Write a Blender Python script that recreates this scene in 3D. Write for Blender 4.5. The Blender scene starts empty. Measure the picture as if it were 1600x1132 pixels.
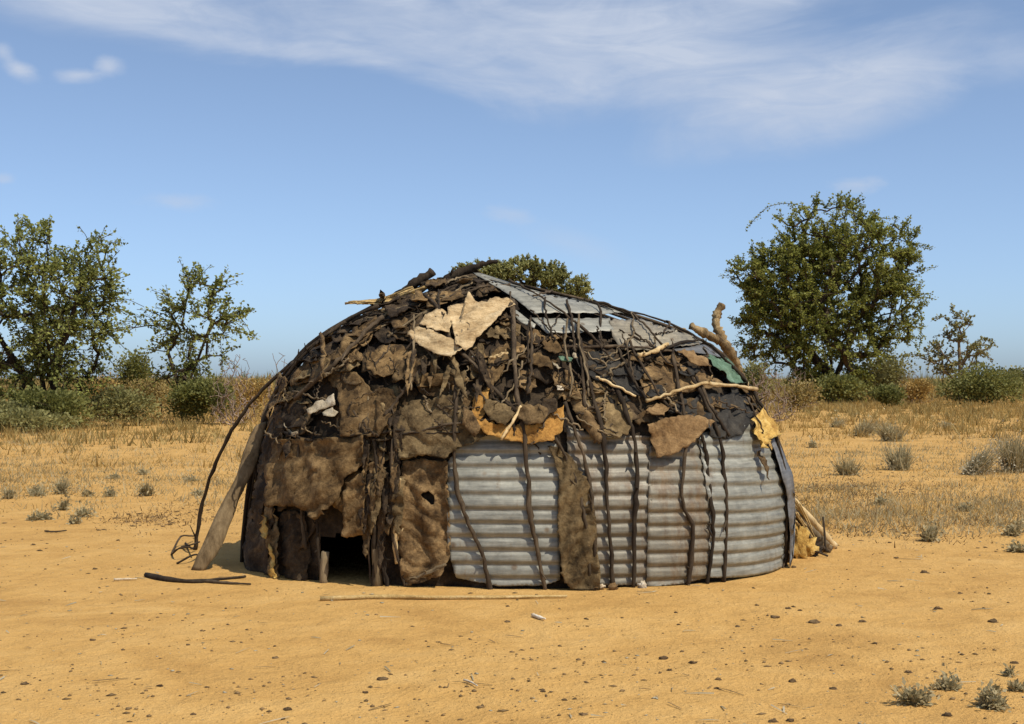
import bpy, math, random
import numpy as np
from mathutils import Vector, noise
from mathutils.bvhtree import BVHTree
from mathutils.geometry import delaunay_2d_cdt

scene = bpy.context.scene
COL = scene.collection
R = math.radians

# ---------------------------------------------------------------- camera
F = 2222.0            # focal length in photograph pixels (50 mm on a 36 mm sensor, 1600 px wide)
EYE = 1.30            # camera height, m
HOR = 592.0           # horizon row in the photograph
cam_d = bpy.data.cameras.new('camera'); cam = bpy.data.objects.new('camera', cam_d); COL.objects.link(cam)
cam.location = (0, 0, EYE); cam.rotation_euler = (R(90), 0, 0)
cam_d.sensor_width = 36; cam_d.lens = 50; cam_d.shift_y = (HOR - 566.0) / 1600.0
cam_d.clip_start = 0.05; cam_d.clip_end = 20000
scene.camera = cam

# ---------------------------------------------------------------- light, exposure
SUN_EL, SUN_AZ = 57.0, 50.0          # elevation; degrees to the right of straight behind the camera
scene.view_settings.view_transform = 'Standard'; scene.view_settings.look = 'None'
scene.view_settings.gamma = 1.0; scene.view_settings.exposure = 0.0
scene.view_settings.use_curve_mapping = False
to_sun = Vector((math.sin(R(SUN_AZ)) * math.cos(R(SUN_EL)), -math.cos(R(SUN_AZ)) * math.cos(R(SUN_EL)), math.sin(R(SUN_EL))))
sun_d = bpy.data.lights.new('sun', 'SUN'); sun = bpy.data.objects.new('sun', sun_d); COL.objects.link(sun)
sun_d.energy = 4.3; sun_d.angle = R(0.53); sun_d.color = (1.0, 0.93, 0.82)
sun.rotation_euler = to_sun.to_track_quat('Z', 'Y').to_euler(); sun.location = (6, -8, 14)

def N(nt, t, **kw):
    n = nt.nodes.new(t)
    for k, v in kw.items():
        if k.startswith('i_'):
            key = k[2:]
            n.inputs[int(key) if key.isdigit() else key.replace('_', ' ')].default_value = v
        else: setattr(n, k, v)
    return n
def math_n(nt, op, a, b=None, c=None):
    n = nt.nodes.new('ShaderNodeMath'); n.operation = op
    for i, v in enumerate((a, b, c)):
        if v is None: continue
        if isinstance(v, (int, float)): n.inputs[i].default_value = v
        else: nt.links.new(v, n.inputs[i])
    return n.outputs[0]
def mix_c(nt, fac, a, b, blend='MIX'):
    n = nt.nodes.new('ShaderNodeMix'); n.data_type = 'RGBA'; n.blend_type = blend
    for i, v in ((0, fac), (6, a), (7, b)):
        if isinstance(v, (int, float)): n.inputs[i].default_value = v
        elif isinstance(v, tuple): n.inputs[i].default_value = (*v, 1) if len(v) == 3 else v
        else: nt.links.new(v, n.inputs[i])
    return n.outputs[2]
def lin(r, g, b):
    f = lambda c: (c / 255 / 12.92) if c / 255 <= 0.04045 else ((c / 255 + 0.055) / 1.055) ** 2.4
    return (f(r), f(g), f(b))

world = bpy.data.worlds.new('World'); scene.world = world; world.use_nodes = True
nt = world.node_tree; nt.nodes.clear(); L = nt.links
SKY_K = 0.145
sky = N(nt, 'ShaderNodeTexSky', sky_type='NISHITA', sun_disc=False, sun_elevation=R(SUN_EL), sun_rotation=R(180 - SUN_AZ),
        altitude=600, air_density=0.66, dust_density=1.4, ozone_density=10.0)
tc = N(nt, 'ShaderNodeTexCoord')
sep = N(nt, 'ShaderNodeSeparateXYZ'); L.new(tc.outputs['Generated'], sep.inputs[0])
az = math_n(nt, 'ARCTAN2', sep.outputs[0], sep.outputs[1])
el = math_n(nt, 'ARCSINE', sep.outputs[2])
cv = N(nt, 'ShaderNodeCombineXYZ'); L.new(az, cv.inputs[0]); L.new(el, cv.inputs[1])
# wispy structure: warped noise, stretched along the sky
mp = N(nt, 'ShaderNodeMapping'); L.new(cv.outputs[0], mp.inputs[0]); mp.inputs['Scale'].default_value = (5.0, 13.0, 1)
mp.inputs['Rotation'].default_value = (0, 0, R(-14)); mp.inputs['Location'].default_value = (3.1, 1.7, 0)
n1 = N(nt, 'ShaderNodeTexNoise', i_Scale=1.0, i_Detail=7.0, i_Roughness=0.58, i_Distortion=0.9); L.new(mp.outputs[0], n1.inputs[0])
mp2 = N(nt, 'ShaderNodeMapping'); L.new(cv.outputs[0], mp2.inputs[0]); mp2.inputs['Scale'].default_value = (38, 60, 1)
n2 = N(nt, 'ShaderNodeTexNoise', i_Scale=1.0, i_Detail=5.0, i_Roughness=0.6); L.new(mp2.outputs[0], n2.inputs[0])
def blob(px, py, rx, ry, amp, rot=0.0, ns=n1, gain=2.2):
    """a cloud in a direction of the sky: soft ellipse in azimuth and elevation, broken by noise"""
    a0 = math.atan2(px - 800, F); e0 = math.atan2(HOR - py, F)
    da = math_n(nt, 'SUBTRACT', az, a0); de = math_n(nt, 'SUBTRACT', el, e0)
    c, s = math.cos(rot), math.sin(rot)
    u = math_n(nt, 'ADD', math_n(nt, 'MULTIPLY', da, c * F / rx), math_n(nt, 'MULTIPLY', de, s * F / rx))
    v = math_n(nt, 'ADD', math_n(nt, 'MULTIPLY', da, -s * F / ry), math_n(nt, 'MULTIPLY', de, c * F / ry))
    d = math_n(nt, 'SQRT', math_n(nt, 'ADD', math_n(nt, 'MULTIPLY', u, u), math_n(nt, 'MULTIPLY', v, v)))
    nn = math_n(nt, 'MULTIPLY', math_n(nt, 'SUBTRACT', ns.outputs[0], 0.5), gain)
    d = math_n(nt, 'SUBTRACT', d, nn)
    m = N(nt, 'ShaderNodeMapRange', interpolation_type='SMOOTHSTEP'); L.new(d, m.inputs[0])
    m.inputs[1].default_value = 1.32; m.inputs[2].default_value = 0.0; m.inputs[3].default_value = 0; m.inputs[4].default_value = amp
    return m.outputs[0]
clouds = [blob(1020, 70, 350, 115, .9, R(-8)), blob(1310, 145, 300, 62, .8, R(17)), blob(640, 45, 420, 55, .55, R(-6)),
          blob(120, 25, 330, 44, .85, R(-7)), blob(330, 72, 260, 14, .42, R(-6)), blob(1130, 30, 260, 60, .6, R(8)),
          blob(1590, 120, 80, 40, .4), blob(1350, 205, 130, 28, .3, R(14)), blob(880, 130, 200, 35, .4, R(-4)),
          blob(170, 123, 24, 15, .85, R(0), n2, 1.3), blob(122, 139, 34, 11, .7, R(4), n2, 1.3), blob(30, 135, 32, 14, .8, R(-24), n2, 1.3), blob(4, 112, 18, 14, .6, 0, n2, 1.3),
          blob(1340, 297, 42, 12, .55, 0, n2), blob(800, 336, 38, 13, .45, R(-10), n2), blob(285, 322, 60, 12, .4, 0, n2),
          blob(900, 385, 120, 26, .25, R(-18)), blob(5, 298, 22, 9, .5, 0, n2), blob(640, 5, 40, 12, .6, 0, n2)]
# the same thin cloud goes on over the rest of the sky
up = N(nt, 'ShaderNodeMapRange', interpolation_type='SMOOTHSTEP'); L.new(el, up.inputs[0]); up.inputs[1].default_value = .22; up.inputs[2].default_value = .34
cz = N(nt, 'ShaderNodeMapRange', interpolation_type='SMOOTHSTEP'); L.new(n1.outputs[0], cz.inputs[0]); cz.inputs[1].default_value = .44; cz.inputs[2].default_value = .72; cz.inputs[4].default_value = .6
acc = math_n(nt, 'MULTIPLY', up.outputs[0], cz.outputs[0])
for c in clouds:   # screen-combine
    acc = math_n(nt, 'SUBTRACT', math_n(nt, 'ADD', acc, c), math_n(nt, 'MULTIPLY', acc, c))
mp3 = N(nt, 'ShaderNodeMapping'); L.new(cv.outputs[0], mp3.inputs[0]); mp3.inputs['Scale'].default_value = (14, 52, 1); mp3.inputs['Rotation'].default_value = (0, 0, R(-12))
n3 = N(nt, 'ShaderNodeTexNoise', i_Scale=1.0, i_Detail=8.0, i_Roughness=.62, i_Distortion=1.4); L.new(mp3.outputs[0], n3.inputs[0])
acc = math_n(nt, 'MULTIPLY', acc, math_n(nt, 'MULTIPLY_ADD', n3.outputs[0], 1.3, .3))
acc = math_n(nt, 'MINIMUM', acc, .95)
cc = lin(196, 207, 226)
SKYGRADE = sky.outputs[0]
hsv = N(nt, 'ShaderNodeHueSaturation', i_Saturation=0.78, i_Value=1.09, i_Hue=0.491); L.new(sky.outputs[0], hsv.inputs['Color'])
skyc = mix_c(nt, acc, hsv.outputs[0], tuple(c / SKY_K for c in cc))
bg = N(nt, 'ShaderNodeBackground', i_Strength=SKY_K); L.new(skyc, bg.inputs[0])
wo = N(nt, 'ShaderNodeOutputWorld'); L.new(bg.outputs[0], wo.inputs[0])

# ---------------------------------------------------------------- helpers
def ray(px, py): return Vector(((px - 800) / F, 1.0, (HOR - py) / F))
def at(px, py, Y): return Vector((0, 0, EYE)) + ray(px, py) * Y
def ground(px, py):
    Y = EYE * F / (py - HOR); return Vector(((px - 800) / F * Y, Y, 0.0))
def gdist(py): return EYE * F / (py - HOR)

def mesh_obj(name, V, Fc, mat, parent=None, loc=(0, 0, 0), smooth=True, local=False):
    me = bpy.data.meshes.new(name)
    V = np.asarray([tuple(v) for v in V], dtype=np.float64) if not isinstance(V, np.ndarray) else V
    if not local: V = V - np.asarray(loc)
    me.from_pydata(V.tolist() if isinstance(V, np.ndarray) else V, [], Fc)
    if smooth: me.shade_smooth()
    me.materials.append(mat)
    o = bpy.data.objects.new(name, me); COL.objects.link(o)
    if parent is not None: o.parent = parent
    else: o.location = loc
    return o
def fast_mesh(name, V, polys, mat, tint=None, parent=None, loc=(0, 0, 0), smooth=False):
    """V (n,3) world, polys (m,k) all the same size; tint: one float for each polygon"""
    V = np.asarray(V, dtype=np.float32) - np.asarray(loc, dtype=np.float32)
    polys = np.asarray(polys, dtype=np.int32); m, k = polys.shape
    me = bpy.data.meshes.new(name)
    me.vertices.add(len(V)); me.vertices.foreach_set('co', V.ravel())
    me.loops.add(m * k); me.loops.foreach_set('vertex_index', polys.ravel())
    me.polygons.add(m); me.polygons.foreach_set('loop_start', np.arange(0, m * k, k, dtype=np.int32))
    if tint is not None:
        a = me.attributes.new('tint', 'FLOAT', 'FACE'); a.data.foreach_set('value', np.asarray(tint, dtype=np.float32))
    me.update(calc_edges=True); me.validate()
    if smooth: me.shade_smooth()
    me.materials.append(mat)
    o = bpy.data.objects.new(name, me); COL.objects.link(o)
    if parent is not None: o.parent = parent
    else: o.location = loc
    return o
def empty(name, loc, label=None, cat=None, group=None):
    o = bpy.data.objects.new(name, None); COL.objects.link(o); o.location = loc; o.empty_display_size = .2
    if label: tag(o, label, cat, group)
    return o
def tag(o, label, cat, group=None):
    o['label'] = label; o['category'] = cat
    if group: o['group'] = group
    return o

def smooth_path(pts, n):
    """Catmull-Rom through the points"""
    P = np.asarray([tuple(p) for p in pts], float)
    if len(P) == 2: t = np.linspace(0, 1, n)[:, None]; return P[0] * (1 - t) + P[1] * t
    Q = np.vstack([2 * P[0] - P[1], P, 2 * P[-1] - P[-2]])
    out = []
    for s in np.linspace(0, len(P) - 1 - 1e-9, n):
        i = int(s); t = s - i; a, b, c, d = Q[i], Q[i + 1], Q[i + 2], Q[i + 3]
        out.append(.5 * ((2 * b) + (-a + c) * t + (2 * a - 5 * b + 4 * c - d) * t * t + (-a + 3 * b - 3 * c + d) * t ** 3))
    return np.array(out)
def tube(path, radii, sides=7, rough=.12, seed=0, flat=1.0):
    """closed tube with uneven bark; flat < 1 squeezes it in one direction"""
    rg = random.Random(seed); P = np.asarray(path, float); n = len(P)
    rad = np.interp(np.linspace(0, 1, n), np.linspace(0, 1, len(radii)), radii)
    V = []; Fc = []
    ref = np.array([0.31, -0.87, 0.38]); ref /= np.linalg.norm(ref)
    for i in range(n):
        t = P[min(i + 1, n - 1)] - P[max(i - 1, 0)]; t /= (np.linalg.norm(t) + 1e-9)
        a = np.cross(t, ref); la = np.linalg.norm(a)
        a = a / la if la > 1e-3 else np.array([1.0, 0, 0])
        b = np.cross(t, a); rr = rad[i] * (1 + rg.uniform(-rough, rough))
        for k in range(sides):
            g = 2 * math.pi * k / sides; q = rr * (1 + rg.uniform(-rough, rough) * .6)
            V.append(P[i] + a * math.cos(g) * q + b * math.sin(g) * q * flat)
    for i in range(n - 1):
        for k in range(sides):
            k2 = (k + 1) % sides
            Fc.append((i * sides + k, i * sides + k2, (i + 1) * sides + k2, (i + 1) * sides + k))
    Fc.append(tuple(range(sides - 1, -1, -1))); Fc.append(tuple((n - 1) * sides + k for k in range(sides)))
    return np.array(V), Fc

# ---------------------------------------------------------------- materials
def base_mat(name):
    m = bpy.data.materials.new(name); m.use_nodes = True; nt = m.node_tree
    p = nt.nodes['Principled BSDF']; return m, nt, p
def ramp(nt, fac, stops):
    r = nt.nodes.new('ShaderNodeValToRGB'); nt.links.new(fac, r.inputs[0]); e = r.color_ramp.elements
    while len(e) < len(stops): e.new(.5)
    for q, (pos, c) in zip(e, stops): q.position = pos; q.color = (*c, 1)
    return r.outputs[0]
def noise_n(nt, coord, scale, detail=6, rough=.6, dist=0.0):
    n = nt.nodes.new('ShaderNodeTexNoise'); n.inputs['Scale'].default_value = scale; n.inputs['Detail'].default_value = detail
    n.inputs['Roughness'].default_value = rough; n.inputs['Distortion'].default_value = dist
    nt.links.new(coord, n.inputs['Vector']); return n.outputs[0]
def bump(nt, p, h, strength, distance):
    b = nt.nodes.new('ShaderNodeBump'); b.inputs['Strength'].default_value = strength; b.inputs['Distance'].default_value = distance
    nt.links.new(h, b.inputs['Height']); nt.links.new(b.outputs[0], p.inputs['Normal'])
def obj_coord(nt, rand=True, stretch=None):
    tc = nt.nodes.new('ShaderNodeTexCoord'); out = tc.outputs['Object']
    oi = nt.nodes.new('ShaderNodeObjectInfo')
    if stretch:
        mp = nt.nodes.new('ShaderNodeMapping'); mp.inputs['Scale'].default_value = stretch; nt.links.new(out, mp.inputs[0]); out = mp.outputs[0]
    if rand:
        v = nt.nodes.new('ShaderNodeVectorMath'); v.operation = 'MULTIPLY_ADD'
        nt.links.new(oi.outputs['Random'], v.inputs[0]); v.inputs[1].default_value = (17, 31, 23); nt.links.new(out, v.inputs[2]); out = v.outputs[0]
    return out, oi.outputs['Random']
def hide_mat(name, dark, mid, light, var=.35, stretch=None, bumpd=.012, rough=.9):
    m, nt, p = base_mat(name); co, rnd = obj_coord(nt, True, stretch)
    a = noise_n(nt, co, 5.5, 8, .65, .6); b = noise_n(nt, co, 26, 6, .7, .3); c = noise_n(nt, co, 110, 3, .6)
    f = math_n(nt, 'ADD', math_n(nt, 'MULTIPLY', a, .62), math_n(nt, 'MULTIPLY', b, .38))
    col = ramp(nt, f, [(.38, dark), (.5, mid), (.63, light)])
    k = math_n(nt, 'ADD', math_n(nt, 'MULTIPLY', rnd, var * 2), 1 - var)
    fine = math_n(nt, 'ADD', math_n(nt, 'MULTIPLY', c, .7), .65)
    kk = math_n(nt, 'MULTIPLY', k, fine)
    cx = nt.nodes.new('ShaderNodeCombineXYZ')
    for i in range(3): nt.links.new(kk, cx.inputs[i])
    col = mix_c(nt, 1.0, col, cx.outputs[0], 'MULTIPLY')
    nt.links.new(col, p.inputs['Base Color']); p.inputs['Roughness'].default_value = rough
    p.inputs['Specular IOR Level'].default_value = .25
    rn = N(nt, 'ShaderNodeTexNoise', noise_type='RIDGED_MULTIFRACTAL', i_Scale=7.0, i_Detail=6.0, i_Roughness=.55, i_Distortion=.6); nt.links.new(co, rn.inputs['Vector'])
    h = math_n(nt, 'ADD', math_n(nt, 'MULTIPLY', rn.outputs[0], -.5), math_n(nt, 'ADD', math_n(nt, 'MULTIPLY', b, .5), math_n(nt, 'MULTIPLY', c, .06)))
    bump(nt, p, h, .9, bumpd * 3)
    return m
M = {}
M['hide'] = hide_mat('cow_hide', (.026, .014, .005), (.125, .076, .031), (.29, .185, .078), .42)
M['hide_light'] = hide_mat('pale_cow_hide', (.034, .018, .005), (.145, .087, .033), (.30, .19, .078), .22)
M['hide_olive'] = hide_mat('olive_cow_hide', (.04, .025, .009), (.15, .10, .043), (.28, .195, .088), .2)
M['hide_dark_and_shade'] = hide_mat('dark_and_shaded_cow_hide', (.014, .009, .005), (.048, .031, .016), (.12, .08, .04), .4)  # dark hides; also the painted shade at the hut's lower left
M['char'] = hide_mat('charcoal_cloth', (.018, .016, .013), (.035, .031, .025), (.065, .056, .042), .15)
M['cloth'] = hide_mat('beige_sack_cloth', (.30, .19, .085), (.53, .375, .19), (.70, .53, .30), .08, (1, 1, 2.2))
M['white_rag'] = hide_mat('off_white_rag', (.24, .18, .105), (.42, .34, .215), (.57, .48, .34), .08)
M['orange'] = hide_mat('orange_plastic_sheet', (.20, .095, .022), (.43, .215, .048), (.56, .32, .09), .05)
M['yellow'] = hide_mat('yellow_plastic_sheet', (.30, .15, .03), (.58, .36, .09), (.74, .54, .20), .05)
M['green'] = hide_mat('green_plastic_sheet', (.07, .12, .07), (.12, .20, .125), (.20, .29, .20), .05)
M['leather'] = hide_mat('reddish_leather', (.09, .048, .018), (.22, .13, .052), (.34, .215, .095), .1)
M['shell'] = hide_mat('packed_brush_hide_gap_shade', (.012, .008, .005), (.04, .027, .015), (.09, .062, .034), .1)  # base colour darkened so the gaps between hides look deep in shade
M['wood_dark'] = hide_mat('dark_bark', (.022, .014, .008), (.05, .034, .019), (.11, .078, .045), .5, (1, 1, .25), .006)
M['wood_grey'] = hide_mat('weathered_wood', (.09, .062, .032), (.19, .138, .074), (.28, .21, .12), .2, (1, 1, .2), .006)
M['wood_pale'] = hide_mat('pale_peeled_wood', (.34, .22, .09), (.56, .40, .19), (.70, .55, .31), .15, (1, 1, .3), .005)
M['wood_mid'] = hide_mat('dry_brown_wood', (.055, .033, .014), (.27, .18, .08), (.56, .41, .21), .1, (1, 1, .45), .014)
M['wood_plank'] = hide_mat('brown_plank', (.075, .048, .021), (.17, .117, .058), (.27, .195, .10), .1, (1, 1, .15), .006)
M['straw'] = hide_mat('straw', (.32, .20, .07), (.50, .34, .13), (.62, .46, .22), .2)
M['dung'] = hide_mat('dry_dung', (.05, .029, .012), (.12, .074, .033), (.21, .14, .065), .3)
M['chip'] = hide_mat('pale_scrap', (.40, .30, .18), (.60, .49, .33), (.74, .66, .52), .2)

def metal_mat(name, base, rustamt, bright):
    m, nt, p = base_mat(name); co, rnd = obj_coord(nt, True)
    a = noise_n(nt, co, 3.2, 7, .62, .5); b = noise_n(nt, co, 17, 5, .65); c = noise_n(nt, co, 90, 3, .6)
    vs, _ = obj_coord(nt, True, (9, 9, .8)); d = noise_n(nt, vs, 1.6, 6, .65)      # run-off streaks
    col = ramp(nt, math_n(nt, 'ADD', math_n(nt, 'MULTIPLY', a, .5), math_n(nt, 'MULTIPLY', b, .5)),
               [(.3, tuple(x * .62 for x in base)), (.5, base), (.7, tuple(min(.85, x * bright) for x in base))])
    rf = N(nt, 'ShaderNodeMapRange', interpolation_type='SMOOTHSTEP')
    nt.links.new(math_n(nt, 'ADD', math_n(nt, 'MULTIPLY', d, .6), math_n(nt, 'ADD', math_n(nt, 'MULTIPLY', a, .3), math_n(nt, 'MULTIPLY', c, .15))), rf.inputs[0])
    rf.inputs[1].default_value = .62 - rustamt * .22; rf.inputs[2].default_value = .80 - rustamt * .2; rf.inputs[4].default_value = .85
    rust = ramp(nt, b, [(.3, (.075, .045, .022)), (.7, (.20, .13, .06))])
    wv = nt.nodes.new('ShaderNodeTexVoronoi'); wv.inputs['Scale'].default_value = 5.2; nt.links.new(co, wv.inputs['Vector'])
    spot = N(nt, 'ShaderNodeMapRange', interpolation_type='SMOOTHSTEP'); nt.links.new(wv.outputs['Distance'], spot.inputs[0]); spot.inputs[1].default_value = .14; spot.inputs[2].default_value = .05; spot.inputs[4].default_value = .8
    scr, _ = obj_coord(nt, True, (3, 3, 40)); e = noise_n(nt, scr, 1.5, 5, .7)
    se = N(nt, 'ShaderNodeMapRange'); nt.links.new(e, se.inputs[0]); se.inputs[1].default_value = .35; se.inputs[2].default_value = .65; se.inputs[3].default_value = .72; se.inputs[4].default_value = 1.22
    cxe = nt.nodes.new('ShaderNodeCombineXYZ')
    for i in range(3): nt.links.new(se.outputs[0], cxe.inputs[i])
    col = mix_c(nt, 1.0, col, cxe.outputs[0], 'MULTIPLY')
    rfm = math_n(nt, 'MAXIMUM', rf.outputs[0], spot.outputs[0])
    nt.links.new(mix_c(nt, rfm, col, rust), p.inputs['Base Color'])
    nt.links.new(math_n(nt, 'MULTIPLY_ADD', rf.outputs[0], -.2, .2), p.inputs['Metallic'])
    nt.links.new(math_n(nt, 'MULTIPLY_ADD', b, .25, .42), p.inputs['Roughness'])
    bump(nt, p, math_n(nt, 'ADD', a, math_n(nt, 'MULTIPLY', b, .3)), .35, .015)
    return m
M['tin'] = metal_mat('galvanised_tin', (.25, .243, .195), .28, 1.4)
M['tin_brown'] = metal_mat('stained_tin', (.205, .185, .135), .7, 1.4)
M['tin_dark'] = metal_mat('dull_grey_tin', (.15, .148, .14), .25, 1.3)
M['tin_roof'] = metal_mat('roof_tin', (.30, .285, .225), .16, 1.3)
M['tin_roof_brown'] = metal_mat('tan_roof_tin', (.28, .24, .165), .25, 1.25)

def leaf_mat(name, dark, light, trans=.35):
    m, nt, p = base_mat(name)
    at_ = N(nt, 'ShaderNodeAttribute', attribute_name='tint')
    tc = nt.nodes.new('ShaderNodeTexCoord'); big = noise_n(nt, tc.outputs['Object'], .9, 3, .5)
    f = math_n(nt, 'ADD', math_n(nt, 'MULTIPLY', at_.outputs['Fac'], .7), math_n(nt, 'MULTIPLY', math_n(nt, 'SUBTRACT', big, .35), .9))
    col = ramp(nt, f, [(.1, dark), (.9, light)])
    nt.links.new(col, p.inputs['Base Color']); p.inputs['Roughness'].default_value = .6; p.inputs['Specular IOR Level'].default_value = .3
    tr = nt.nodes.new('ShaderNodeBsdfTranslucent'); nt.links.new(col, tr.inputs[0])
    mx = nt.nodes.new('ShaderNodeMixShader'); mx.inputs[0].default_value = trans
    out = nt.nodes['Material Output']; nt.links.new(p.outputs[0], mx.inputs[1]); nt.links.new(tr.outputs[0], mx.inputs[2]); nt.links.new(mx.outputs[0], out.inputs[0])
    return m
M['leaf'] = leaf_mat('thorn_tree_leaf', (.125, .145, .034), (.43, .44, .12), .5)
M['leaf_b'] = leaf_mat('olive_tree_leaf', (.13, .145, .026), (.40, .40, .09), .5)
M['leaf_far'] = leaf_mat('grey_green_leaf', (.14, .135, .045), (.36, .33, .12), .4)
M['leaf_olive'] = leaf_mat('olive_crown_leaf', (.18, .18, .05), (.42, .40, .14), .45)
M['leaf_bush'] = leaf_mat('bush_leaf', (.10, .108, .026), (.29, .28, .08), .4)
M['leaf_grey'] = leaf_mat('grey_shrub_leaf', (.24, .195, .09), (.58, .49, .28), .4)
M['leaf_pale'] = leaf_mat('pale_seed_heads', (.30, .26, .16), (.62, .56, .40))
M['grass'] = leaf_mat('dry_yellow_grass', (.26, .165, .045), (.60, .41, .13), .35)
M['grass_b'] = leaf_mat('dry_olive_grass', (.19, .14, .04), (.46, .34, .12), .35)
M['twig_pink'] = leaf_mat('dead_pinkish_twigs', (.17, .11, .075), (.38, .28, .20), .1)
M['litter'] = leaf_mat('dark_plant_litter', (.10, .062, .022), (.32, .20, .08), .1)

# sand: base colour, faint patches, dark specks, pale straw bits, footprint relief
def sand_mat():
    m, nt, p = base_mat('ochre_sand')
    tc = nt.nodes.new('ShaderNodeTexCoord'); co = tc.outputs['Object']
    a = noise_n(nt, co, 1.1, 6, .6, .8); b = noise_n(nt, co, 4.0, 6, .65, .4); c = noise_n(nt, co, 38, 4, .7); d = noise_n(nt, co, 140, 2, .6)
    f = math_n(nt, 'ADD', math_n(nt, 'MULTIPLY', a, .5), math_n(nt, 'ADD', math_n(nt, 'MULTIPLY', b, .32), math_n(nt, 'MULTIPLY', c, .2)))
    col = ramp(nt, f, [(.36, (.47, .26, .075)), (.5, (.60, .348, .106)), (.66, (.68, .42, .145))])
    g = N(nt, 'ShaderNodeMapRange', interpolation_type='SMOOTHSTEP'); nt.links.new(d, g.inputs[0])
    g.inputs[1].default_value = .57; g.inputs[2].default_value = .72; g.inputs[4].default_value = .5
    col = mix_c(nt, g.outputs[0], col, (.24, .14, .06))
    # far ground carries dry herbage
    sp = nt.nodes.new('ShaderNodeSeparateXYZ'); nt.links.new(co, sp.inputs[0])
    far = N(nt, 'ShaderNodeMapRange', interpolation_type='SMOOTHSTEP'); nt.links.new(sp.outputs[1], far.inputs[0])
    far.inputs[1].default_value = 14; far.inputs[2].default_value = 60; far.inputs[4].default_value = .7
    gn = noise_n(nt, co, .8, 6, .7)
    gcol = ramp(nt, gn, [(.35, (.30, .185, .06)), (.65, (.50, .30, .095))])
    gfac = math_n(nt, 'MULTIPLY', far.outputs[0], N(nt, 'ShaderNodeMapRange').outputs[0])
    mr = gfac.node.inputs[1].links[0].from_node; nt.links.new(gn, mr.inputs[0]); mr.inputs[1].default_value = .3; mr.inputs[2].default_value = .6
    col = mix_c(nt, gfac, col, gcol)
    nt.links.new(col, p.inputs['Base Color']); p.inputs['Roughness'].default_value = .95; p.inputs['Specular IOR Level'].default_value = .15
    vo = nt.nodes.new('ShaderNodeTexVoronoi'); vo.inputs['Scale'].default_value = 7.5; nt.links.new(co, vo.inputs['Vector'])
    h = math_n(nt, 'ADD', math_n(nt, 'MULTIPLY', b, .6), math_n(nt, 'ADD', math_n(nt, 'MULTIPLY', c, .35), math_n(nt, 'ADD', math_n(nt, 'MULTIPLY', d, .08), math_n(nt, 'MULTIPLY', vo.outputs['Distance'], .25))))
    bump(nt, p, h, .85, .075)
    return m
M['sand'] = sand_mat()

# ---------------------------------------------------------------- ground
rng = np.random.default_rng(7); rnd = random.Random(7)
def gz(x, y):
    """small relief of the sand, zero around the hut's foot and far away"""
    if y > 60: return 0.0
    k = max(0.0, 1 - y / 60)
    return (noise.noise(Vector((x * .9, y * .9, 0))) * .018 + noise.noise(Vector((x * 3.1, y * 3.1, 5))) * .007) * k
def build_ground():
    ys = [-14, -8, -4, 0, 2]
    y = 2.0
    while y < 13: y += .085; ys.append(y)
    while y < 60: y *= 1.035; ys.append(y)
    while y < 6000: y *= 1.35; ys.append(y)
    nx = 120; V = []; Fc = []
    for y in ys:
        w = 9 + max(y, 0) * 1.1
        for i in range(nx + 1):
            t = i / nx * 2 - 1
            x = w * (t * .45 + .55 * t ** 3)
            V.append((x, y, gz(x, y)))
    for j in range(len(ys) - 1):
        for i in range(nx):
            a = j * (nx + 1) + i; Fc.append((a, a + 1, a + nx + 2, a + nx + 1))
    o = mesh_obj('ground', np.array(V), Fc, M['sand']); o['kind'] = 'structure'; return o
build_ground()

# ---------------------------------------------------------------- the hut's body surface
YC = 10.36
ZP = [-.06, .12, .53, .99, 1.31, 1.47, 1.64, 1.74, 1.83, 1.92, 2.0, 2.05]
XL = [-1.86, -1.86, -1.81, -1.71, -1.58, -1.45, -1.18, -1.01, -.83, -.66, -.44, -.36]
ZR = [-.06, .35, .62, .99, 1.36, 1.56, 1.67, 1.77, 1.88, 1.97, 2.05]
XR = [1.90, 1.94, 1.92, 1.78, 1.53, 1.28, .92, .60, .14, -.16, -.28]
BD = [1.54, 1.55, 1.54, 1.42, 1.22, 1.08, .90, .76, .60, .40, .16, .03]
def sec(z):
    l = np.interp(z, ZP, XL); r = np.interp(z, ZR, XR); return (l + r) / 2, (r - l) / 2, np.interp(z, ZP, BD)
def body(th, z):
    c, a, b = sec(z); n = 2 / 2.25
    ct, st = math.cos(th), math.sin(th)
    return Vector((c + a * math.copysign(abs(ct) ** n, ct), YC + b * math.copysign(abs(st) ** n, st), z))
NT, NZ = 180, 90
bv, bf = [], []
zs = [-.06 + 2.11 * (1 - (1 - j / NZ) ** 1.25) for j in range(NZ + 1)]
for z in zs:
    for i in range(NT): bv.append(body(2 * math.pi * i / NT, z))
for j in range(NZ):
    for i in range(NT):
        i2 = (i + 1) % NT; bf.append((j * NT + i, j * NT + i2, (j + 1) * NT + i2, (j + 1) * NT + i))
bf.append(tuple(NZ * NT + i for i in range(NT)))
tree_b = BVHTree.FromPolygons(bv, bf)
CAMV = Vector((0, 0, EYE))
def normal_at(th, z):
    e = .01; p = body(th, z)
    dz = body(th, min(z + e, 2.05)) - body(th, max(z - e, -.05)); dt = body(th + e, z) - body(th - e, z)
    n = dt.cross(dz)
    if n.length < 1e-9: return Vector((0, 0, 1))
    return n.normalized()
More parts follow.
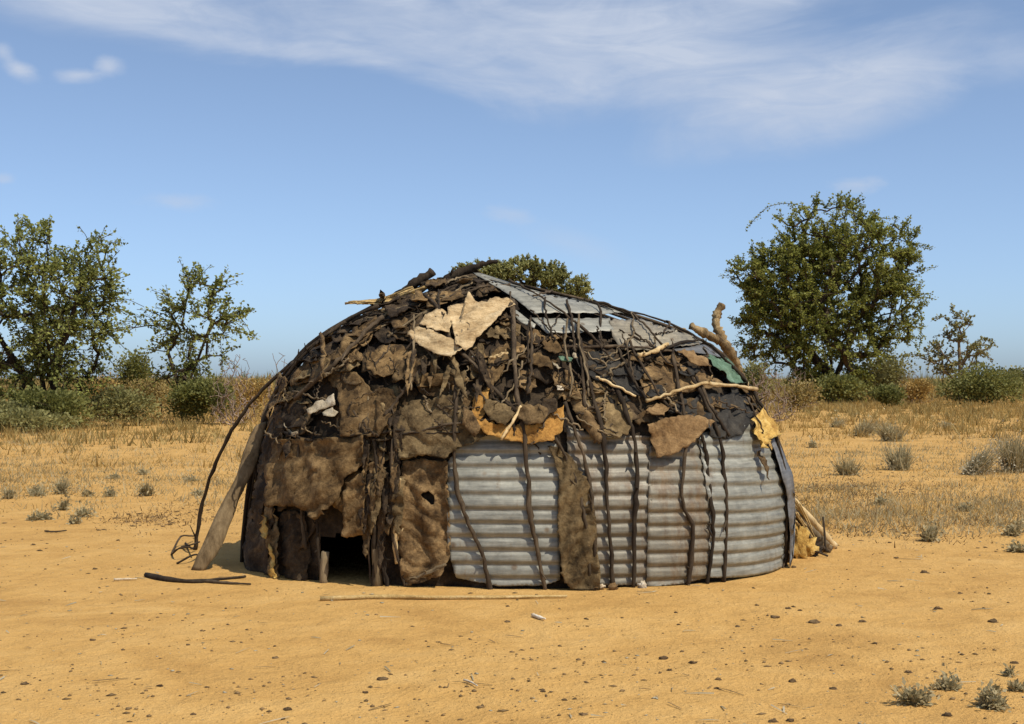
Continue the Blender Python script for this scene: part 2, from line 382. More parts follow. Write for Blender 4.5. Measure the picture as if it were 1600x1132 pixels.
# smooth normals on the ray-cast mesh
_vn = [Vector((0, 0, 0)) for _ in bv]
for f in bf[:-1]:
    n = (bv[f[1]] - bv[f[0]]).cross(bv[f[3]] - bv[f[0]])
    for i in f: _vn[i] += n
def hit(px, py):
    d = ray(px, py).normalized(); loc, nor, idx, dist = tree_b.ray_cast(CAMV, d)
    if loc is None: return None
    f = bf[idx]; n = Vector((0, 0, 0))
    if len(f) == 4:
        for i in f: n += _vn[i].normalized() / max(.002, (bv[i] - loc).length)
        n.normalize()
    else: n = Vector((0, 0, 1))
    return loc, n
def px_map(cx, cy):
    def f(p):
        x, y = p
        for k in range(14):
            h = hit(x, y)
            if h: return h
            x += (cx - x) * .12; y += (cy - y) * .12
        h = hit(cx, cy); return h
    return f

hut = empty('hut', (0, YC, 0), 'domed hut covered in brown hides, rags and rusty corrugated tin sheets', 'hut')
HL = (0, YC, 0)
def hpart(name, V, Fc, mat, smooth=True):
    V = np.asarray([tuple(v) for v in V]) - np.asarray(HL)
    return mesh_obj(name, V, Fc, mat, hut, smooth=smooth, local=True)

def inside(pt, poly):
    x, y = pt; c = False; n = len(poly)
    for i in range(n):
        x1, y1 = poly[i]; x2, y2 = poly[(i + 1) % n]
        if (y1 > y) != (y2 > y) and x < (x2 - x1) * (y - y1) / (y2 - y1) + x1: c = not c
    return c
def edge_d(pt, poly):
    x, y = pt; best = 1e9
    for i in range(len(poly)):
        x1, y1 = poly[i]; x2, y2 = poly[(i + 1) % len(poly)]; dx, dy = x2 - x1, y2 - y1
        t = max(0, min(1, ((x - x1) * dx + (y - y1) * dy) / (dx * dx + dy * dy + 1e-12)))
        best = min(best, math.hypot(x - x1 - t * dx, y - y1 - t * dy))
    return best
def triangulate(poly, sx, sy, ragged, seed, hole=None, jit=1.0):
    rg = random.Random(seed)
    def res(pl, step, rag):
        out = []
        for i in range(len(pl)):
            (x1, y1), (x2, y2) = pl[i], pl[(i + 1) % len(pl)]; n = max(1, int(math.hypot(x2 - x1, y2 - y1) / step))
            for k in range(n):
                t = k / n; j = rag if k else rag * .5
                bx, by = x1 + (x2 - x1) * t, y1 + (y2 - y1) * t; fr = .10 / step; k3 = rag * 1.3
                if rg.random() < .12: j = rag * 2.6
                out.append((bx + rg.uniform(-j, j) + k3 * noise.noise(Vector((bx * fr, by * fr, seed * .7))), by + rg.uniform(-j, j) + k3 * noise.noise(Vector((bx * fr, by * fr, seed * .7 + 9)))))
        return out
    ol = res(poly, min(sx, sy) * 1.0 if sx < sy * 1.5 else sy * 1.3, ragged)
    pts = [Vector(p) for p in ol]; no = len(ol); edges = [(i, (i + 1) % no) for i in range(no)]
    hl = None
    if hole:
        hl = res(hole, sx, ragged); b = len(pts); pts += [Vector(p) for p in hl]; edges += [(b + i, b + (i + 1) % len(hl)) for i in range(len(hl))]
    xs = [p[0] for p in ol]; ys = [p[1] for p in ol]
    y = min(ys) + sy * .5; r = 0
    while y < max(ys):
        x = min(xs) + sx * (.5 if r % 2 and jit else .1)
        while x < max(xs):
            q = (x + rg.uniform(-.2, .2) * sx * jit, y + rg.uniform(-.12, .12) * sy * jit)
            if inside(q, ol) and edge_d(q, ol) > min(sx, sy) * .45 and not (hl and inside(q, hl)): pts.append(Vector(q))
            x += sx
        y += sy; r += 1
    v, e, f, ov, oe, of = delaunay_2d_cdt(pts, edges, [], 1, 1e-4, True)
    tri = []
    for t in f:
        c = (sum(v[i].x for i in t) / 3, sum(v[i].y for i in t) / 3)
        if inside(c, ol) and not (hl and inside(c, hl)): tri.append(tuple(t))
    return [tuple(p) for p in v], tri, ol
SEED = [100]
def patch(name, poly, mat, mapper, off=.02, s=(6, 6), ragged=1.0, wr=.012, wf=7.0, flare=.02, thick=.006, corr=None, fold=None, hole=None, unit=1.0, smooth=True, edge_curl=.008, crease=0.0, aniso=0.0):
    """a sheet lying on the hut's body: outline in 2D, mapped onto the surface, wrinkled, given thickness"""
    SEED[0] += 1; sd = SEED[0]; rg = random.Random(sd)
    v2, tri, ol = triangulate(poly, s[0], s[1], ragged, sd, hole, 0.0 if corr else 1.0)
    PN = [mapper(p) for p in v2]
    if any(q is None for q in PN) or not tri: return None
    zz = [q[0].z for q in PN]; z0, z1 = min(zz), max(zz); o = Vector((rg.uniform(0, 50), rg.uniform(0, 50), sd * .37))
    top, bot = [], []
    sgn = rg.uniform(0, 6.28); ax = Vector((rg.uniform(-1, 1), rg.uniform(-.3, .3), rg.uniform(-1, 1))).normalized()
    for p2, (P, n) in zip(v2, PN):
        t = (z1 - P.z) / (z1 - z0 + 1e-6)
        h = off + flare * t * t
        Pa = P - ax * (P.dot(ax) * aniso)
        w = noise.noise(Pa * wf + o) + .7 * (1 - 2 * abs(noise.noise(Pa * wf * 1.9 + o))) + .3 * noise.noise(Pa * wf * 4.3 + o)
        h += wr * w
        if crease: h -= crease * max(0, 1 - 3.2 * abs(noise.noise(Pa * wf * 1.3 + o * 2))) ** 2
        d = edge_d(p2, ol) / s[0]
        if d < 1.2: h += edge_curl * (1.2 - d) * (noise.noise(P * 5 + o * 1.7) + .35)
        if fold: h += fold[0] * math.sin(2 * math.pi * (P.x * fold[1] + P.z * fold[2]) + sgn + 2 * noise.noise(P * 2 + o))
        if corr:
            cp = 2 * math.pi * (P.x * corr[1] + P.y * corr[2] + P.z * corr[3] + .07 * noise.noise(P * 1.1 + o)); h += corr[0] * (math.sin(cp) + .34 * math.sin(2 * cp + .9))
        h = max(h, .004)
        q = P + n * h
        if q.z < .004 and P.z > -.02: q.z = .004 + .002 * rg.random()
        top.append(q); bot.append(q - n * thick)
    nV = len(top); Fc = [t for t in tri]
    # orient so that faces look outward
    a, b, c = tri[0]; fn = (top[b] - top[a]).cross(top[c] - top[a])
    flip = fn.dot(PN[a][1]) < 0
    if flip: Fc = [t[::-1] for t in Fc]
    cnt = {}
    for t in Fc:
        for i in range(3): cnt[(t[i], t[(i + 1) % 3])] = 1
    sides = [(a, b) for (a, b) in cnt if (b, a) not in cnt]
    allF = Fc + [tuple(i + nV for i in t[::-1]) for t in Fc] + [(b, a, a + nV, b + nV) for a, b in sides]
    return hpart(name, top + bot, allF, mat, smooth)
def ppatch(name, poly, mat, **kw):
    cx = sum(p[0] for p in poly) / len(poly); cy = sum(p[1] for p in poly) / len(poly)
    return patch(name, poly, mat, px_map(cx, cy), **kw)

DOOR = [(500, 925), (500, 842), (540, 832), (590, 830), (590, 925)]
# shell: packed brush and old hides, rough, with the doorway left open
sv, sf = [], []
for j, z in enumerate(zs):
    for i in range(NT):
        p = bv[j * NT + i]; n = _vn[j * NT + i].normalized()
        w = noise.noise(p * 4.2) * .018 + (1 - 2 * abs(noise.noise(p * 9 + Vector((3, 1, 7))))) * .010 + noise.noise(p * 22) * .006
        sv.append(p + n * (w - .012))
def to_px(p): return (800 + p.x / p.y * F, HOR - (p.z - EYE) / p.y * F)
for f in bf:
    c = sum((bv[i] for i in f), Vector()) / len(f)
    if len(f) == 4 and c.y < YC and inside(to_px(c), DOOR): continue
    sf.append(f)
hpart('shell', sv, sf, M['shell'])

# ---- corrugated tin on the wall
PITCH = .084
SHEETS = [
 [(700, 727), (716, 700), (738, 686), (770, 680), (830, 684), (868, 696), (874, 745), (874, 905), (850, 913), (780, 914), (714, 902), (701, 860)],
 [(884, 668), (935, 684), (1014, 684), (1016, 906), (985, 913), (935, 913), (900, 908), (890, 800)],
 [(1010, 700), (1052, 690), (1102, 682), (1110, 760), (1106, 901), (1062, 910), (1006, 920), (1008, 800)],
 [(1082, 682), (1120, 672), (1160, 664), (1186, 690), (1205, 730), (1219, 780), (1221, 880), (1190, 893), (1150, 900), (1100, 900), (1102, 800)]]
for k, (pl, mt, of) in enumerate(zip(SHEETS, ('tin', 'tin_brown', 'tin_brown', 'tin'), (.032, .03, .038, .05))):
    ppatch('corrugated_sheet', pl, M[mt], off=of, s=(7, 2.0), ragged=.4, wr=.008, wf=1.1, flare=.0, thick=.0022,
           corr=(.0066, [0, .05, .35, .5][k], 0, 1 / PITCH), edge_curl=.004)
o = ppatch('tin_strip', [(1186, 690), (1198, 690), (1216, 735), (1232, 800), (1236, 850), (1231, 888), (1211, 889), (1215, 830), (1212, 780), (1200, 735)], M['tin_dark'],
           off=.075, s=(6, 8), ragged=.4, wr=.01, wf=3, flare=.02, thick=.004)

# ---- roof tin
RC = (.007, 8.4, 8.4, 0)
ppatch('roof_sheet', [(738, 438), (790, 445), (832, 454), (880, 464), (932, 476), (975, 493), (992, 503), (940, 504), (880, 504), (832, 503), (806, 480), (770, 458)],
       M['tin_roof'], off=.055, s=(6, 4), ragged=.4, wr=.006, wf=2, flare=.012, thick=.003, corr=(.0035, 8.4, 5.0, 0), edge_curl=.004)
ppatch('roof_sheet', [(829, 506), (880, 508), (950, 508), (956, 528), (905, 531), (854, 532)], M['tin_roof'], off=.045, s=(6, 4), ragged=.4, wr=.006, wf=2, flare=.015, thick=.003,
       corr=(.003, 8.4, 5.0, 0), edge_curl=.003)
ppatch('roof_sheet', [(798, 500), (806, 497), (836, 518), (834, 525), (812, 514)], M['tin_roof'], off=.05, s=(4, 4), ragged=.3, wr=.004, wf=3, flare=.01, thick=.003)
ppatch('roof_sheet', [(948, 511), (1006, 511), (1063, 528), (1093, 544), (1084, 550), (1047, 553), (1023, 559), (968, 556), (953, 535)], M['tin_roof_brown'], off=.05, s=(5, 4),
       ragged=.4, wr=.006, wf=2, flare=.012, thick=.003, corr=RC, edge_curl=.004)
ppatch('roof_sheet', [(985, 499), (1000, 499), (1060, 522), (1098, 540), (1124, 562), (1108, 562), (1063, 530), (1010, 511)], M['tin_roof'], off=.062, s=(5, 4), ragged=.4, wr=.005, wf=2, flare=.01, thick=.003)
ppatch('roof_sheet', [(1046, 556), (1090, 549), (1122, 560), (1140, 578), (1112, 570), (1080, 561), (1055, 566)], M['tin_dark'], off=.055, s=(5, 4), ragged=.4, wr=.005, wf=2, flare=.01, thick=.003)

# ---- generic hides over the rest of the dome (all the way round)
def prm_map(th0, z0):
    """local patch coordinates in metres: s around, t up the slope"""
    zz = np.linspace(-.05, 2.055, 300); pr = []
    L_ = [0.0]
    p0 = body(th0, zz[0])
    for z in zz[1:]:
        p1 = body(th0, z); L_.append(L_[-1] + (p1 - p0).length); p0 = p1
    l0 = np.interp(z0, zz, L_)
    def f(p):
        s, t = p; l = min(max(l0 + t, L_[0] + .02), L_[-1] - .01); z = float(np.interp(l, L_, zz)); c, a, b = sec(z)
        r = math.hypot(a * math.sin(th0), b * math.cos(th0)) + .12
        th = th0 + s / r
        return body(th, z), normal_at(th, z)
    return f
NOGO = SHEETS + [DOOR] + [[(735, 436), (935, 474), (1000, 500), (1100, 545), (1060, 560), (960, 556), (830, 532), (800, 500)]]
NOGO = [[(x, y) for x, y in p] for p in NOGO]
def blocked(P, n):
    if n.dot(CAMV - P) <= 0: return False
    q = to_px(P); return any(inside(q, pl) for pl in NOGO)
rh = random.Random(41)
def generic(k, th, z, w, h, mat, off):
    n = rh.randint(5, 8); poly = []
    tilt = rh.uniform(-.4, .4)
    for i in range(n):
        g = 2 * math.pi * (i + rh.uniform(-.25, .25)) / n; rr = rh.uniform(.75, 1.15)
        x, y = math.cos(g) * w * rr, math.sin(g) * h * rr
        poly.append((x * math.cos(tilt) - y * math.sin(tilt), x * math.sin(tilt) + y * math.cos(tilt)))
    mp = prm_map(th, z)
    for q in poly + [(0, 0)]:
        P, n_ = mp(q)
        if blocked(P, n_): return
        if P.y < YC and to_px(P)[0] < 500 and P.z < .85: mat = 'hide_dark_and_shade'  # lower left front: the corner's shadow is put into the hide colour
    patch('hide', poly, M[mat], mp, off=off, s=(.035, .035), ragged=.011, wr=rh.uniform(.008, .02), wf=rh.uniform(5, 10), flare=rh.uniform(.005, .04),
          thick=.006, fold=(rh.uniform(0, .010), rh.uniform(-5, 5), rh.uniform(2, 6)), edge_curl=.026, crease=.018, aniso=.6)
k = 0
for ring, (z, cnt, w, h) in enumerate([(.22, 20, .30, .22), (.55, 20, .30, .24), (.85, 22, .27, .2), (1.1, 24, .22, .16), (1.3, 24, .19, .14), (1.5, 22, .17, .13), (1.66, 20, .15, .12), (1.8, 16, .14, .1), (1.9, 12, .12, .09), (1.98, 7, .1, .08)]):
    for i in range(cnt):
        th = 2 * math.pi * (i + rh.uniform(-.35, .35)) / cnt + ring * .4
        generic(k, th, z + rh.uniform(-.1, .1), w * rh.uniform(.7, 1.2), h * rh.uniform(.7, 1.3), rh.choice(['hide', 'hide', 'hide_dark_and_shade', 'hide_dark_and_shade', 'hide', 'hide_olive']), .008 + .045 * rh.random()); k += 1

# small crumpled scraps where the photograph shows crumpled dark layers
rc = random.Random(5)
def scrap_field(n, x0, x1, y0, y1, smin, smax, mats, off=(.02, .05)):
    for i in range(n):
        x, y = rc.uniform(x0, x1), rc.uniform(y0, y1)
        w, h = rc.uniform(smin, smax), rc.uniform(smin, smax) * .7; m = rc.randint(5, 7); tl = rc.uniform(-.8, .8)
        pl = []
        for j in range(m):
            g = 2 * math.pi * (j + rc.uniform(-.3, .3)) / m; a, b = math.cos(g) * w * rc.uniform(.6, 1.2), math.sin(g) * h * rc.uniform(.6, 1.2)
            pl.append((x + a * math.cos(tl) - b * math.sin(tl), y + a * math.sin(tl) + b * math.cos(tl)))
        if any(inside(q, s_) for q in pl + [(x, y)] for s_ in SHEETS + [DOOR]): continue
        if hit(x, y) is None: continue
        ppatch('hide', pl, M[rc.choice(mats)], off=rc.uniform(*off), s=(4, 4), ragged=1.7, wr=rc.uniform(.008, .02), wf=rc.uniform(8, 15), flare=rc.uniform(.0, .05), edge_curl=.02, crease=.022, aniso=.7)
scrap_field(64, 470, 800, 445, 545, 9, 24, ['hide_dark_and_shade', 'hide_dark_and_shade', 'hide'])
scrap_field(46, 740, 940, 530, 690, 12, 26, ['hide_dark_and_shade', 'hide', 'hide', 'hide_olive'])
scrap_field(26, 430, 560, 560, 700, 12, 28, ['hide_dark_and_shade', 'hide', 'hide_olive'])
scrap_field(24, 960, 1160, 560, 660, 12, 24, ['hide_dark_and_shade', 'char', 'hide'])
scrap_field(14, 590, 740, 580, 700, 14, 26, ['hide', 'hide_olive', 'hide_dark_and_shade'])

# ---- the hides, rags and plastic that stand out
def H(poly, mat, **kw):
    a = dict(off=.05, s=(4, 4), ragged=1.4, wr=.020, wf=7, flare=.035, thick=.006, edge_curl=.015, crease=.024, aniso=.75); a.update(kw)
    nm = a.pop('name', 'hide'); lb = a.pop('label', None)
    o = ppatch(nm, poly, M[mat], **a)
    if o and lb: o['label'] = lb
    return o
H([(372, 850), (384, 760), (402, 680), (420, 672), (440, 690), (440, 790), (432, 896), (400, 892), (376, 880)], 'hide_dark_and_shade', off=.03, fold=(.014, 6, 0))  # left corner hide, its shadow painted in by the dark tone
H([(443, 798), (462, 804), (482, 800), (487, 850), (486, 908), (455, 906), (444, 850)], 'hide_dark_and_shade', off=.02, fold=(.012, 7, 0))  # below the lit flap: shade under it painted as a darker hide
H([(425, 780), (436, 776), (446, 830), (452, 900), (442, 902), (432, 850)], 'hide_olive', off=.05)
H([(632, 722), (660, 718), (700, 724), (704, 800), (704, 870), (692, 897), (660, 908), (634, 906), (628, 850)], 'hide', off=.03, wr=.016, fold=(.014, 6, 1), wf=6,
  hole=[(660, 775), (672, 769), (680, 776), (679, 789), (668, 782)], label='stiff brown hide with a torn hole')
H([(855, 700), (873, 704), (892, 718), (918, 760), (929, 825), (932, 918), (905, 918), (889, 916), (874, 892), (869, 800), (873, 746)], 'hide_olive', off=.06, wr=.02, wf=11, fold=(.014, 9, -2))
H([(443, 690), (482, 690), (515, 690), (578, 686), (576, 730), (549, 752), (541, 783), (512, 812), (484, 790), (444, 793), (438, 751)], 'hide_light', off=.085, wr=.018, flare=.05, fold=(.012, 5, 2))
H([(549, 760), (578, 739), (580, 800), (579, 836), (562, 838), (548, 840)], 'hide_light', off=.075, wr=.01, flare=.02)
H([(530, 589), (565, 591), (581, 608), (592, 628), (606, 655), (602, 688), (575, 684), (547, 688), (541, 637)], 'hide_light', off=.07, wr=.012)
H([(578, 565), (598, 550), (625, 548), (645, 556), (634, 580), (620, 600), (600, 600), (580, 585)], 'hide_light', off=.06, wr=.012)
H([(628, 575), (650, 560), (676, 572), (668, 590), (640, 610), (622, 610)], 'hide', off=.065, fold=(.01, 10, 10))
H([(648, 600), (685, 590), (716, 598), (740, 606), (716, 612), (690, 608), (660, 618)], 'hide_light', off=.065)
H([(596, 618), (622, 620), (630, 640), (615, 672), (600, 690), (598, 655)], 'hide_light', off=.075)
H([(632, 650), (650, 636), (690, 628), (722, 632), (740, 660), (760, 684), (742, 700), (716, 706), (702, 722), (668, 715), (634, 722), (626, 690)], 'hide_olive', off=.075, wr=.015, flare=.03)
H([(440, 640), (470, 620), (500, 640), (492, 680), (455, 690), (436, 676)], 'hide', off=.04)
H([(404, 690), (412, 650), (432, 622), (440, 640), (425, 690), (410, 740)], 'hide_olive', off=.05)
H([(500, 580), (540, 545), (572, 540), (560, 570), (530, 590), (500, 612)], 'hide', off=.05)
H([(556, 530), (590, 505), (606, 510), (580, 540), (552, 566), (530, 578)], 'hide_light', off=.06)
H([(600, 480), (640, 470), (668, 478), (650, 500), (615, 512)], 'hide_dark_and_shade', off=.05)
H([(690, 470), (720, 465), (726, 478), (708, 488), (690, 486)], 'hide_light', off=.05)
H([(644, 482), (660, 468), (674, 474), (672, 490), (650, 492)], 'hide_light', off=.06)
H([(764, 560), (790, 545), (800, 560), (786, 590), (775, 610), (764, 600)], 'hide_light', off=.05)
H([(806, 565), (840, 562), (870, 575), (862, 590), (830, 580)], 'hide_light', off=.06)
H([(845, 545), (868, 548), (876, 562), (864, 570), (850, 560)], 'hide_light', off=.06)
H([(812, 588), (832, 590), (838, 612), (826, 626), (810, 615)], 'hide', off=.05)
H([(880, 590), (900, 606), (918, 640), (940, 680), (930, 700), (905, 668), (888, 630)], 'hide', off=.06, fold=(.014, 9, 4))
H([(894, 562), (930, 560), (963, 562), (987, 600), (1001, 630), (968, 621), (923, 600), (900, 588)], 'char', off=.06, wr=.006, flare=.01)
H([(920, 612), (968, 628), (984, 655), (974, 686), (946, 692), (930, 670), (914, 640)], 'hide_olive', off=.055, wr=.008)
H([(992, 592), (1022, 568), (1050, 566), (1072, 588), (1105, 594), (1128, 612), (1090, 618), (1040, 628), (1004, 632)], 'hide', off=.04, wr=.016, wf=10)
H([(1036, 642), (1090, 624), (1160, 622), (1172, 640), (1158, 668), (1148, 684), (1130, 690), (1105, 690), (1080, 665), (1042, 656)], 'char', off=.05, wr=.02, wf=9, fold=(.014, 8, -5))
H([(1002, 671), (1039, 664), (1079, 661), (1101, 668), (1062, 704), (1040, 717), (1015, 722), (1010, 693)], 'leather', off=.09, wr=.006, flare=.02, label='reddish brown leather flap')
H([(1001, 655), (1018, 641), (1036, 650), (1028, 661), (1012, 665)], 'leather', off=.09, s=(4, 4))
H([(703, 505), (727, 493), (733, 480), (748, 488), (791, 487), (805, 496), (772, 521), (730, 569), (716, 560), (710, 530)], 'cloth', name='cloth', off=.095, wr=.012, fold=(.010, 5, -7), thick=.004)
H([(661, 523), (672, 508), (690, 499), (703, 508), (709, 528), (706, 544), (690, 541), (668, 531)], 'cloth', name='cloth', off=.10, wr=.012, thick=.004)
H([(642, 544), (660, 529), (690, 541), (715, 551), (727, 566), (711, 584), (682, 573)], 'cloth', name='cloth', off=.105, wr=.016, wf=12, thick=.004)
H([(499, 654), (513, 638), (536, 626), (538, 643), (515, 654), (500, 661)], 'white_rag', name='rag', off=.09, s=(4, 4))
H([(518, 657), (530, 651), (541, 655), (540, 663), (526, 664)], 'white_rag', name='rag', off=.09, s=(3.5, 3.5))
H([(460, 666), (466, 674), (478, 682), (486, 682), (480, 689), (466, 684)], 'white_rag', name='rag', off=.07, s=(3.5, 3.5))
H([(870, 575), (878, 572), (892, 578), (888, 584), (874, 582)], 'green', name='rag', off=.085, s=(3.5, 3.5))
for pl in ([(860, 580), (867, 584), (873, 594), (868, 596)], [(869, 615), (877, 617), (877, 628), (871, 626)], [(891, 570), (899, 572), (898, 582), (890, 580)]):
    H(pl, 'white_rag', name='rag', off=.085, s=(3.5, 3.5))
H([(737, 664), (744, 624), (767, 616), (760, 660), (752, 668)], 'orange', name='plastic_strip', off=.09, wr=.006, flare=.01, thick=.003)
H([(745, 668), (775, 670), (800, 672), (826, 670), (850, 668), (862, 654), (879, 650), (876, 678), (862, 695), (825, 700), (792, 693), (760, 684)], 'orange', name='plastic_strip', off=.095, wr=.006, flare=.01, thick=.003)
H([(1158, 664), (1168, 658), (1178, 645), (1184, 660), (1193, 688), (1180, 696), (1168, 712), (1164, 710), (1161, 690)], 'yellow', name='plastic_strip', off=.085, wr=.024, wf=11, crease=.03, thick=.003, fold=(.012, 9, 3))
H([(1164, 712), (1170, 710), (1181, 740), (1177, 756), (1173, 738)], 'hide', name='rag', off=.09, s=(3.5, 3.5))
H([(1095, 567), (1121, 568), (1140, 584), (1152, 597), (1149, 610), (1127, 609), (1123, 594), (1106, 586)], 'green', name='plastic_strip', off=.075, wr=.006, flare=.01, thick=.003)
H([(1050, 561), (1068, 564), (1092, 577), (1095, 588), (1074, 586), (1063, 575)], 'leather', name='cloth', off=.075, s=(4, 4))

for pl, mt in (([(762, 640), (790, 648), (806, 662), (790, 674), (768, 668), (756, 655)], 'hide_olive'), ([(806, 650), (836, 648), (858, 660), (846, 672), (822, 674), (808, 664)], 'hide'),
               ([(846, 640), (866, 642), (868, 656), (852, 668), (840, 656)], 'hide_dark_and_shade'), ([(728, 650), (742, 660), (754, 676), (744, 690), (726, 672)], 'hide')):
    H(pl, mt, off=.115, flare=.02)
# ---- poles and sticks lashed over the covering
def hpole(pts, r, mat, off=.088, n=None, name='pole', ends=None, wob=.006):
    """points in photo pixels laid on the covering; (x, y, Y) gives a free point at distance Y"""
    SEED[0] += 1; rg = random.Random(SEED[0]); P = []
    for p in pts:
        if len(p) == 3: P.append(at(*p)); continue
        h = hit(*p)
        if h is None:
            x, y = p
            for k in range(30):
                x += (800 - x) * .02; y += (690 - y) * .01
                h = hit(x, y)
                if h: break
        P.append(h[0] + h[1] * (off if h[0].z > .85 else off * .66))
    if P[-1].z < .14 and len(pts[-1]) == 2: P[-1].z = -.03
    n = n or max(8, len(P) * 5)
    Q = smooth_path(P, n)
    for i in range(1, len(Q) - 1): Q[i] += np.array([rg.uniform(-1, 1), rg.uniform(-1, 1), rg.uniform(-1, 1)]) * wob
    rr = [r * rg.uniform(.75, 1.25) for _ in range(9)]
    V, Fc = tube(Q, rr if not ends else ends, 7, .2, SEED[0])
    if r > .0095 and not ends:
        V = [np.asarray(V)]
        for k in range(rg.randint(1, 3)):
            i = rg.randint(2, len(Q) - 3); d = Q[i + 1] - Q[i - 1]; d = d / (np.linalg.norm(d) + 1e-9); sd = np.array([rg.uniform(-1, 1), rg.uniform(-.9, -.1), rg.uniform(-.4, .8)]); sd = sd / np.linalg.norm(sd) + d * rg.choice([-.6, .6])
            ln = rg.uniform(.02, .085); v, f = tube(smooth_path([Q[i], Q[i] + sd * ln * .5, Q[i] + sd * ln + np.array([0, 0, rg.uniform(-.01, .02)])], 5), [r * .6, r * .45, r * .25], 5, .2, SEED[0] + k)
            b = sum(len(q) for q in V); V.append(v); Fc = Fc + [tuple(j + b for j in q) for q in f]
        V = np.vstack(V)
    return hpart(name, V, Fc, M[mat])
PO = [
 ([(800, 488), (803, 540), (806, 620), (813, 658), (818, 690), (826, 760), (828, 805), (840, 860), (852, 916)], .019),
 ([(715, 585), (716, 640), (713, 690), (712, 735), (722, 785), (740, 832), (757, 872), (766, 914)], .015),
 ([(903, 545), (915, 600), (925, 640), (938, 690), (944, 750), (948, 820), (955, 917)], .015),
 ([(958, 620), (972, 655), (985, 700), (990, 760), (987, 830), (984, 908)], .017),
 ([(1042, 570), (1055, 640), (1060, 700), (1059, 780), (1075, 830), (1066, 908)], .015),
 ([(1084, 684), (1095, 720), (1103, 790), (1105, 840), (1096, 900)], .013),
 ([(1062, 590), (1090, 640), (1110, 690), (1122, 740), (1125, 800), (1120, 900)], .015),
 ([(1000, 577), (1040, 556), (1085, 548), (1125, 567), (1155, 604), (1190, 660), (1214, 712), (1229, 770), (1234, 830), (1231, 888)], .014),
 ([(1130, 585), (1160, 622), (1192, 685), (1214, 750), (1224, 815), (1222, 890)], .012),
 ([(482, 676), (479, 740), (482, 800), (488, 858)], .012),
 ([(505, 800), (505, 850), (512, 915)], .014),
 ([(580, 690), (577, 740), (585, 800), (581, 850), (588, 915)], .010),
 ([(594, 690), (596, 760), (592, 830), (590, 912)], .016),
 ([(610, 690), (602, 760), (607, 830), (603, 870), (610, 915)], .011),
 ([(598, 780), (603, 850), (611, 914)], .012),
 ([(622, 690), (617, 780), (622, 850), (640, 912)], .011),
 ([(700, 535), (715, 560), (742, 582), (768, 615), (806, 655)], .015),
 ([(668, 478), (690, 500), (710, 535), (735, 562), (762, 600)], .013),
 ([(790, 444), (830, 476), (870, 502), (920, 540), (946, 572)], .009),
 ([(864, 462), (850, 476), (830, 481)], .008),
 ([(925, 472), (931, 500), (932, 556)], .010),
 ([(935, 478), (985, 496), (1050, 521), (1098, 545)], .010),
 ([(985, 505), (1010, 535), (1030, 560)], .008),
 ([(880, 558), (940, 556), (1000, 560), (1040, 564)], .010),
 ([(462, 680), (500, 692), (560, 685), (605, 680), (640, 676)], .011),
 ([(640, 684), (700, 671), (760, 666), (792, 664)], .009),
 ([(632, 684), (690, 681), (722, 680)], .007),
 ([(865, 690), (890, 732), (905, 782), (915, 842), (920, 917)], .012),
 ([(880, 640), (900, 692), (916, 742), (924, 802), (930, 900)], .014),
 ([(960, 560), (980, 600), (1005, 640)], .012),
 ([(975, 545), (992, 580), (1030, 640), (1055, 660)], .010),
 ([(1075, 600), (1100, 650), (1125, 688)], .012),
 ([(608, 660), (625, 640), (645, 612), (668, 585)], .014),
 ([(640, 560), (652, 548), (664, 552), (690, 590)], .010),
 ([(440, 622), (490, 566), (545, 522), (600, 495)], .014),
 ([(476, 632), (510, 602), (545, 572), (575, 540), (606, 512)], .017),
 ([(455, 600), (500, 555), (560, 512)], .012),
 ([(742, 612), (765, 640), (790, 650), (812, 652)], .011),
 ([(775, 636), (800, 665), (805, 690)], .010),
 ([(1175, 650), (1200, 700), (1222, 770), (1229, 830), (1226, 890)], .010),
]
for pts, r in PO: hpole(pts, r * .88, 'wood_dark')
hpole([(1000, 642), (1040, 629), (1080, 616), (1130, 618), (1168, 622)], .0125, 'wood_pale', off=.115, name='branch')
hpole([(988, 575), (1010, 570), (1032, 558)], .013, 'wood_pale', off=.115, name='branch')
hpole([(784, 694), (798, 672), (814, 650)], .009, 'wood_pale', off=.12, name='branch')
hpole([(766, 578), (780, 574), (794, 569)], .010, 'wood_pale', off=.11, name='branch')
hpole([(925, 604), (950, 616), (985, 634)], .008, 'wood_pale', off=.11, name='branch')
hpole([(629, 750), (624, 790), (622, 830), (625, 880)], .016, 'wood_pale', off=.07, name='branch')
H([(425, 806), (432, 810), (441, 836), (441, 843), (433, 838), (427, 822)], 'yellow', name='rag', off=.09, s=(3.5, 3.5))
H([(437, 850), (443, 856), (447, 876), (452, 905), (445, 900), (440, 874)], 'yellow', name='rag', off=.085, s=(3.5, 3.5))
hpole([(515, 862), (513, 890), (514, 918)], .030, 'wood_grey', off=.06, name='door_post', ends=[.026, .028, .034], n=5)
hpole([(590, 842), (593, 880), (594, 918)], .034, 'wood_grey', off=.06, name='door_post', ends=[.026, .03, .036], n=5)
hpole([(640, 912), (660, 898), (700, 880)], .012, 'wood_grey', off=.10, name='branch')
# free bow poles on the left
hpole([(304, 862, 10.78), (314, 800, 10.72), (334, 732, 10.6), (368, 662, 10.5), (408, 612, 10.45), (448, 574, 10.42), (470, 556, 10.4)], .0125, 'wood_dark')
hpole([(402, 720, 10.2), (408, 668, 10.25), (424, 622, 10.3), (452, 588, 10.35), (480, 556, 10.36)], .012, 'wood_dark')
